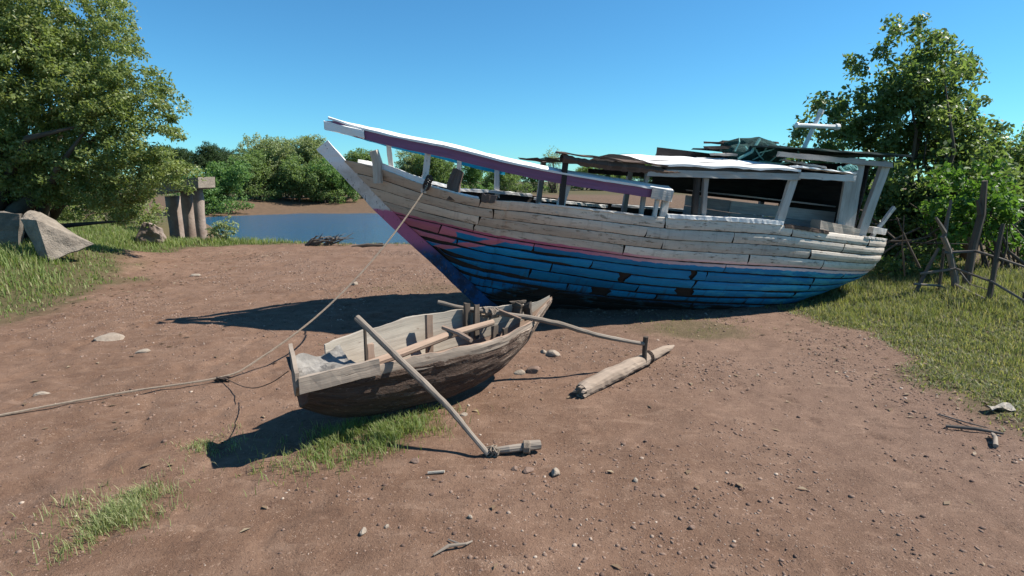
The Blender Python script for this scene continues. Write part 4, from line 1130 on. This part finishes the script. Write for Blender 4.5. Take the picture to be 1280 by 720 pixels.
# ------------------------------------------------------------------ trees
def leaf_cloud(C_, R, per, L, W, rng, up=.5, flat=1.0, toneby=None):
    n = len(C_) * per; c = np.repeat(C_, per, 0); r = np.repeat(R, per)
    d_ = rng.normal(size=(n, 3)); d_ /= np.linalg.norm(d_, axis=1)[:, None]
    p = c + d_ * (r * rng.random(n) ** .45)[:, None] * np.array([1, 1, flat])
    nrm = rng.normal(size=(n, 3)) * .8 + d_ * .5; nrm[:, 2] += up; nrm /= np.linalg.norm(nrm, axis=1)[:, None]
    t = rng.normal(size=(n, 3)) + d_ * .6; t[:, 2] -= .25; t -= nrm * (t * nrm).sum(1)[:, None]; t /= np.linalg.norm(t, axis=1)[:, None] + 1e-9
    b = np.cross(nrm, t); l = L * rng.uniform(.45, 1.35, n)[:, None]; wd = W * rng.uniform(.7, 1.2, n)[:, None]
    V = np.stack([p - t * l * .5, p + b * wd * .5 - t * l * .05, p + t * l * .5 - nrm * l * .1, p - b * wd * .5 - t * l * .05], 1).reshape(-1, 3)
    F = (np.arange(n) * 4)[:, None] + np.arange(4)[None]
    tone = np.repeat(np.clip(rng.normal(.45, .24, len(C_)), 0, 1), per) * .55 + rng.random(n) * .45
    a = np.repeat(tone, 4); return V, F, np.stack([a, a, a], -1)


def lobes_points(lobes, spacing, rng, shell_=.5, noise_s=1.3, hole=.42):
    out_ = []
    for c, r in lobes:
        vol = 4.19 * r[0] * r[1] * r[2]; n = max(6, int(vol / spacing ** 3))
        d_ = rng.normal(size=(n, 3)); d_ /= np.linalg.norm(d_, axis=1)[:, None]
        q = np.array(c) + d_ * np.array(r) * (rng.random(n) ** shell_)[:, None]
        k = fbm(q[:, 0] * noise_s + q[:, 2] * .7, q[:, 1] * noise_s + q[:, 2] * noise_s, 500, 3) > hole - .12
        out_.append(q[k])
    return np.vstack(out_)


def limbs(base, r0, tops, rng, stems=1, spread=.3):
    Q = MB()
    base = np.array(base, float)
    for i, t in enumerate(tops):
        b = base + np.array([rng.uniform(-spread, spread), rng.uniform(-spread, spread), 0]) * (stems > 1)
        t = np.array(t); m1 = b * .62 + t * .38 + rng.normal(size=3) * .12 * np.linalg.norm(t - b) * .5; m1[2] = b[2] + (t[2] - b[2]) * rng.uniform(.35, .5)
        m2 = b * .28 + t * .72 + rng.normal(size=3) * .05 * np.linalg.norm(t - b)
        r = r0 * (1 if i == 0 else rng.uniform(.35, .75))
        q = [b - (0, 0, .25), b + (m1 - b) * .5, m1, m2, t]; Q.tube(q, [r * 1.25, r, r * .72, r * .42, r * .12], 8, .1)
    return Q


def tree(nm, base, lobes, spacing, per, cr, L, W, leafm, label, group=None, seed=1, r0=.12, nl=14, stems=1, spread=.3, shell_=.5, hole=.42, flat=.8, cat='tree', bark='bark', extra=None):
    rng = np.random.default_rng(seed); base = np.array(base, float); root = empty(nm, base); tag(root, label, cat, group)
    pts = lobes_points(lobes, spacing, rng, shell_, 1.2, hole)
    if extra is not None: pts = np.vstack([pts, extra])
    V, F, a = leaf_cloud(pts, np.full(len(pts), cr) * rng.uniform(.6, 1.25, len(pts)), per, L, W, rng, flat=flat)
    cr_ = fast_mesh('crown', V - base, F, a, leafm, root)
    tops = pts[rng.choice(len(pts), min(nl, len(pts)), replace=False)]
    Q = limbs(base, r0, tops, rng, stems, spread); Q.V = [v - base for v in Q.V]; Q.build('trunk', m[bark], root, True)
    return root


def pl(u, v, Yv, ru, rv, ry=None):
    """an ellipsoidal part of a crown: centre, width and height as seen from the path, at its distance"""
    k = Yv / FOC; return (at(u, v, Yv), np.array([ru * k, (ry if ry else (ru + rv) / 2 * k), rv * k]))


# left: large olive tree leaning over the bank
LT = [pl(-60, 40, 13.5, 130, 90), pl(60, 20, 13.5, 95, 60), pl(60, 95, 13.0, 95, 60), pl(130, 125, 13, 66, 50), pl(165, 165, 12.8, 48, 44), pl(30, 190, 13.2, 90, 60), pl(120, 215, 13, 82, 46), pl(190, 205, 12.7, 40, 26),
      pl(70, 232, 13.6, 66, 26), pl(128, 252, 13.2, 48, 26), pl(-60, 175, 14, 120, 70), pl(172, 260, 13.3, 24, 24), pl(150, 275, 13.4, 20, 14), pl(193, 226, 12.7, 22, 18)]
rng_ = np.random.default_rng(3)
ex = []
for (u, v, du, dv) in ((185, 105, 45, 32), (175, 90, 40, 20), (200, 160, 28, 10), (118, 12, 50, 20), (120, 30, 40, 12), (205, 205, 40, 10), (215, 225, 18, 14), (150, 60, 30, 12), (190, 130, 30, 18)):
    for t in np.linspace(0, 1, 7): ex.append(at(u + du * t + rng_.uniform(-4, 4), v + dv * t * t + rng_.uniform(-3, 3), 12.9 + rng_.uniform(-.4, .4)))
tree('olive_tree', (-12.6, 14.2, .65), LT, .31, 58, .20, .088, .042, m['leaf_olive'], 'large olive green tree leaning over the grass bank at the left edge', seed=21, r0=.22, nl=34, stems=3, spread=.5, shell_=.36, hole=.50, extra=np.array(ex))
# right: broad-leaved mangrove behind the stern
RT = [pl(1135, 85, 12.5, 58, 50), pl(1150, 130, 12.5, 70, 55), pl(1105, 140, 12.7, 52, 48), pl(1043, 152, 12.8, 34, 36), pl(1190, 170, 12.5, 52, 46), pl(1115, 205, 12.5, 100, 60), pl(1022, 190, 13, 38, 36), pl(1010, 225, 13.2, 40, 30), pl(1190, 235, 12.6, 60, 60),
      pl(1130, 270, 12.3, 80, 60), pl(1060, 265, 12.8, 70, 60), pl(1215, 205, 13, 40, 40), pl(1240, 235, 13.2, 34, 34)]
ex = []
for (u, v, du, dv) in ((1195, 85, 30, 12), (1200, 70, 18, 10), (1075, 88, -12, -14), (1120, 40, -5, -12), (1145, 38, 5, -14), (1030, 125, -8, 8), (1185, 100, 25, 15), (1165, 48, 12, -4), (1225, 165, 12, -6), (1002, 160, -4, 10)):
    for t in np.linspace(0, 1, 4): ex.append(at(u + du * t, v + dv * t, 12.5 + rng_.uniform(-.3, .3)))
tree('mangrove_tree', (8.9, 12.4, .15), RT, .36, 46, .25, .12, .062, m['leaf_mangrove'], 'tall glossy leaved mangrove tree standing behind the boat stern', seed=22, r0=.13, nl=40, stems=6, spread=.9, shell_=.42, hole=.45, extra=np.array(ex))
tree('mangrove_shrub', (9.0, 10.2, .2), [pl(1205, 245, 10.2, 42, 50), pl(1240, 262, 10.2, 36, 42), pl(1190, 285, 10, 30, 32), pl(1260, 300, 10.4, 34, 30)], .30, 44, .20, .10, .062, m['leaf_bright'], 'bright green mangrove shrub directly behind the stick fence', seed=23, r0=.05, nl=12, stems=5, spread=.5, shell_=.45, cat='shrub')
tree('mangrove_shrub', (7.0, 10.6, .1), [pl(1140, 340, 10.2, 40, 26), pl(1105, 345, 10.4, 40, 22), pl(1160, 318, 10.5, 30, 24)], .26, 40, .18, .085, .05, m['leaf_mangrove'], 'low dark leafed shrub on the ground beside the boat stern', seed=24, r0=.03, nl=10, stems=5, spread=.5, cat='shrub')
tree('mangrove_tree', (16.5, 17.5, .2), [pl(1272, 196, 17.5, 38, 36), pl(1252, 215, 17.5, 34, 34), pl(1300, 230, 17.5, 70, 60), pl(1255, 255, 17.5, 40, 40), pl(1340, 180, 18, 50, 50)], .42, 44, .30, .13, .07, m['leaf_mangrove'], 'darker rounded tree at the right edge beyond the bright shrub', seed=25, r0=.12, nl=14, stems=3)
tree('mangrove_tree', (10.2, 16.5, -.1), [pl(1000, 255, 16.5, 60, 30), pl(1090, 250, 16.5, 80, 40), pl(1180, 290, 16, 90, 40), pl(1060, 290, 16, 70, 30)], .5, 40, .34, .14, .08, m['leaf_mangrove'], 'shaded low mangrove tree behind the boat cabin', seed=26, r0=.1, nl=16, stems=5, spread=1.2)
# mass of prop roots under the mangrove
Q = MB(); rg3 = np.random.default_rng(8)
for k in range(46):
    bx, by = rg3.uniform(6.2, 11.5), rg3.uniform(10.2, 13.5); h = rg3.uniform(.5, 1.3); dx, dy = rg3.normal(size=2) * .5
    z0 = float(gh(bx, by)); Q.tube([(bx, by, z0 - .05), (bx + dx * .2, by + dy * .2, z0 + h * .5), (bx + dx, by + dy, z0 + h), (bx + dx * 2.2, by + dy * 2.2, z0 + h * 1.25)], [.025, .022, .018, .01], 6, .1)
tag(Q.build('prop_roots', m['bark']), 'dark tangle of mangrove prop roots on the mud behind the fence', 'roots', kind='stuff')

tree('bank_shrub', (-15.5, 20.5, float(gh(-15.5, 20.5))), [pl(110, 262, 20.5, 50, 26), pl(165, 265, 20.5, 34, 26), pl(60, 258, 20.5, 60, 30), pl(190, 275, 21, 16, 16)], .42, 40, .30, .12, .06, m['leaf_olive'], 'shaded bushy shrub on the bank behind the olive tree and left of the pillars', seed=28, r0=.05, nl=10, stems=5, spread=.8, cat='shrub')
# small shrub and driftwood at the water edge
sx, sy = -8.9, 17.3
tree('shore_shrub', (sx, sy, float(gh(sx, sy))), [pl(268, 287, 17.3, 9, 11), pl(284, 282, 17.3, 9, 12), pl(278, 294, 17.3, 12, 6)], .15, 12, .12, .10, .06, m['leaf_far_grey'], 'small pale leafy shrub by the water right of the bridge pillars', seed=27, r0=.018, nl=10, stems=3, spread=.12, hole=.3, cat='shrub')
Q = MB(); rg3 = np.random.default_rng(12)
for k in range(26):
    u0 = rg3.uniform(380, 415); p0 = at(u0, 307, 16.4); p0[2] = float(gh(p0[0], p0[1])) + .02; a = rg3.uniform(-.5, 1.2); L_ = rg3.uniform(.3, .95)
    q1 = p0 + np.array([math.cos(a) * L_ * .5, rg3.uniform(-.1, .2), .10 + rg3.uniform(0, .12)]); q2 = p0 + np.array([math.cos(a) * L_ * 1.05, rg3.uniform(-.2, .3), rg3.uniform(.1, .36)])
    Q.tube([p0, q1, q2], [.028, .018, .006], 6, .15)
tag(Q.build('driftwood_branch', m['deadwood']), 'grey driftwood branch tangle at the water edge left of the boat stem', 'driftwood')
Q = MB(); p = at(455, 312, 16.0); p[2] = float(gh(p[0], p[1]))
Q.tube([p + (-.35, 0, .03), p + (.1, .05, .07), p + (.6, .1, .05)], [.03, .05, .03], 7, .15); Q.tube([p + (-.1, .1, .04), p + (.5, .2, .1)], [.03, .02], 6, .15)
tag(Q.build('driftwood_log', m['bark']), 'low dark driftwood log on the shore just left of the boat stem', 'driftwood')

# ------------------------------------------------------------------ ruined bridge and concrete at left
BR = empty('bridge_ruin', (-11.3, 19.2, 0)); tag(BR, 'ruined bridge pier with three round pillars beside the water at left', 'bridge ruin'); bi = np.array([-11.3, 19.2, 0])
for (u, v, Yv, r) in ((216, 245, 19.4, .235), (233, 239, 19.1, .20), (246.5, 236, 18.8, .165)):
    t = at(u, v, Yv); zb = -1.6; Q = MB(); zz = np.linspace(zb, t[2], 9)
    Q.tube([(t[0] + random.uniform(-.015, .015), t[1], z) for z in zz] - bi, [r * random.uniform(.96, 1.04) for z in zz], 18, .015); Q.build('pillar', m['pier'], BR, True)
Q = MB(); a, b = at(205, 236, 19.4), at(259, 228, 18.6); Q.plank(a - bi, b - bi, .62, .34, jit=.02, seg=6, rag=.04); Q.build('pier_cap', m['concrete'], BR)


def chunk(nm, verts, faces, mat, label, cat, amp=.05, cuts=3, seed=0):
    bm = bmesh.new(); P = np.array(verts, float); c = P.mean(0); rg = np.random.default_rng(seed)
    for v in P: bm.verts.new(tuple(v))
    for k in range(14):         # broken corners: extra points between the corners, pulled a little inward or outward
        i, j = rg.choice(len(P), 2, replace=False); t = rg.uniform(.25, .75); q = P[i] * t + P[j] * (1 - t); bm.verts.new(tuple(c + (q - c) * rg.uniform(.97, 1.07)))
    h = bmesh.ops.convex_hull(bm, input=bm.verts); bmesh.ops.delete(bm, geom=[e for e in h['geom_interior'] if isinstance(e, bmesh.types.BMVert)], context='VERTS')
    bmesh.ops.recalc_face_normals(bm, faces=bm.faces)
    for _ in range(3):
        bmesh.ops.subdivide_edges(bm, edges=[e for e in bm.edges if e.calc_length() > .07], cuts=1, use_grid_fill=True); bmesh.ops.triangulate(bm, faces=bm.faces)
    bm.normal_update()
    for v in bm.verts:
        n = float(fbm(v.co.x * 4 + v.co.y * 3, v.co.z * 4 + v.co.y * 2, seed, 4)) - .5; n2 = float(vnoise(v.co.x * 19 + v.co.y * 9, v.co.z * 19 + v.co.y * 7, seed)) - .5
        v.co += v.normal * (n * amp * .7 + n2 * .018)
    bmesh.ops.triangulate(bm, faces=bm.faces)
    me = bpy.data.meshes.new(nm); bm.to_mesh(me); bm.free(); me.materials.append(mat)
    return tag(link(nm, me), label, cat)


BOXF = [(0, 1, 2, 3), (7, 6, 5, 4), (0, 4, 5, 1), (1, 5, 6, 2), (2, 6, 7, 3), (3, 7, 4, 0)]
YC = 10.7
chunk('concrete_slab', [at(52, 326, YC), at(62, 326, YC - .05), at(46, 276, YC), at(26, 274, YC + .1), at(112, 306, YC + .55), at(116, 305, YC + .5), at(56, 268, YC + .6), at(38, 263, YC + .6)], BOXF, m['concrete'], 'tilted pale broken concrete slab on the left grass bank', 'concrete slab', .10, 9, 4)
chunk('rubble_wall', [at(-90, 326, 11.2), at(22, 322, 11.4), at(24, 268, 11.4), at(-90, 262, 11.2), at(-110, 320, 12.4), at(26, 318, 12.6), at(28, 268, 12.6), at(-110, 262, 12.4)], BOXF, m['masonry'], 'low grey broken masonry wall at the left edge beside the slab', 'wall', .20, 7, 9)
chunk('boulder', [at(168, 303, 16.2), at(204, 303, 16.2), at(200, 286, 16.3), at(178, 276, 16.3), at(170, 300, 17.5), at(206, 300, 17.5), at(202, 286, 17.5), at(182, 280, 17.5)], BOXF, m['pier'], 'brown boulder in the grass against the left bridge pillar', 'boulder', .3, 4, 12)

# ------------------------------------------------------------------ far bank trees
def far_tree(x, y, h, wd, mat, label, seed, low=.12, bare=False, nl=9):
    rng = np.random.default_rng(seed); z = float(gh(x, y)); lobes = []
    n = rng.integers(5, 9)
    for k in range(n):
        a = rng.uniform(0, 6.28); rr = rng.uniform(.1, .75) * wd / 2; zc = z + h * rng.uniform(low + .18, .80); r = rng.uniform(.20, .34) * min(h, wd)
        zc = min(zc, z + h - r * .8)
        lobes.append(((x + rr * math.cos(a), y + rr * math.sin(a), zc), (r * 1.1, r * 1.1, r * .9)))
    for k in range(6): lobes.append(((x + wd * (k / 5 - .5) * .85, y - wd * .12, z + h * .16), (wd * .14, wd * .14, h * .17)))
    lobes.append(((x, y, z + h * .62), (wd * .3, wd * .3, h * .36)))
    return tree('far_tree', (x, y, z), lobes, .62, 26 if not bare else 6, .50, .24, .14, mat, label, 'trees on the far bank', seed, .10, nl, 4, wd * .15, .5, .46, .8)


FARS = []
row = [  # u, Y, height, width, kind, label
    (262, 60, 4.6, 6.0, 'leaf_far_bright', 'bright green tree on the far bank directly right of the bridge pillars'),
    (290, 63, 5.4, 6.0, 'leaf_far_bright', 'full bright green tree above the dark bank, second from the bridge pillars'),
    (318, 72, 6.0, 6.5, 'leaf_far', 'mid green tree on the far bank left of the tall pale crowns'),
    (336, 76, 6.6, 6.0, 'leaf_far', 'mid green tree at the left foot of the tall pale crowns'),
    (358, 78, 8.0, 8.5, 'leaf_far_grey', 'tallest pale grey green tree on the far bank, left one of the pair'),
    (392, 80, 8.3, 8.5, 'leaf_far_grey', 'tall pale grey green tree on the far bank, right one of the pair'),
    (376, 74, 6.0, 5.5, 'leaf_far', 'green tree in front of the two tall pale ones'),
    (408, 74, 5.8, 6.0, 'leaf_far', 'green tree on the far bank just left of the boat stem'),
    (426, 75, 5.6, 5.5, 'leaf_far_bright', 'bright tree on the far bank seen just behind the stem post'),
    (455, 80, 6.5, 7.0, 'leaf_far', 'far tree hidden mostly behind the bow planking'),
    (520, 86, 7.4, 8.0, 'leaf_far_grey', 'pale far tree seen between the first bow rail posts'),
    (552, 84, 6.4, 7.5, 'leaf_far', 'green far tree seen above the gunwale between the two bow rails'),
    (590, 88, 6.0, 7.5, 'leaf_far_bright', 'green far tree seen under the turquoise far rail'),
    (632, 92, 5.2, 8.0, 'leaf_far', 'far tree seen at the end of the turquoise rail'),
    (662, 100, 4.6, 8.0, 'leaf_far_bright', 'bright far tree seen under the middle of the mauve rail'),
    (735, 112, 5.6, 9.0, 'leaf_far', 'far tree seen just right of the front of the cabin roof'),
    (768, 112, 6.6, 9.0, 'leaf_far', 'far tree seen over the mauve rail under the brown roof edge'),
    (800, 115, 6.4, 9.0, 'leaf_far_bright', 'bright far tree seen over the end of the mauve rail'),
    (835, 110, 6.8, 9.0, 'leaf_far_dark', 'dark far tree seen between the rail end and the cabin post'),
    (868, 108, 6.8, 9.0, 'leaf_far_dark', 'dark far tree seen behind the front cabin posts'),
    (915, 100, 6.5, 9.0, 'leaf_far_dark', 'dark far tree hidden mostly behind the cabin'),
]
for i, (u, Yv, h, wd, mt, lab) in enumerate(row):
    if Yv < 90: Yv, h, wd = Yv * .91, h * .93, wd * .95
    far_tree((u - 640) / FOC * Yv / .985, Yv, h, wd, m[mt], lab, 700 + i)
far_tree((690 - 640) / FOC * 95, 95, 8.0, 4.0, m['leaf_far_grey'], 'bare thin grey tree rising above the mauve rail on the far bank', 760, .5, True, 26)
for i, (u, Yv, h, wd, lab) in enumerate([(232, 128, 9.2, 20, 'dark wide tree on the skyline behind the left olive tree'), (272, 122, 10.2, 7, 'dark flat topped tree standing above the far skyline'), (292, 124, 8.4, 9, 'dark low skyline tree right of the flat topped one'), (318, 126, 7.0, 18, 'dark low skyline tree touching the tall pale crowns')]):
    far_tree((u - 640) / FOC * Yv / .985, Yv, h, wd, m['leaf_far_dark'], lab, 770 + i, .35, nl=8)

sc.cycles.max_bounces = 6; sc.cycles.transparent_max_bounces = 4; sc.cycles.use_denoising = True
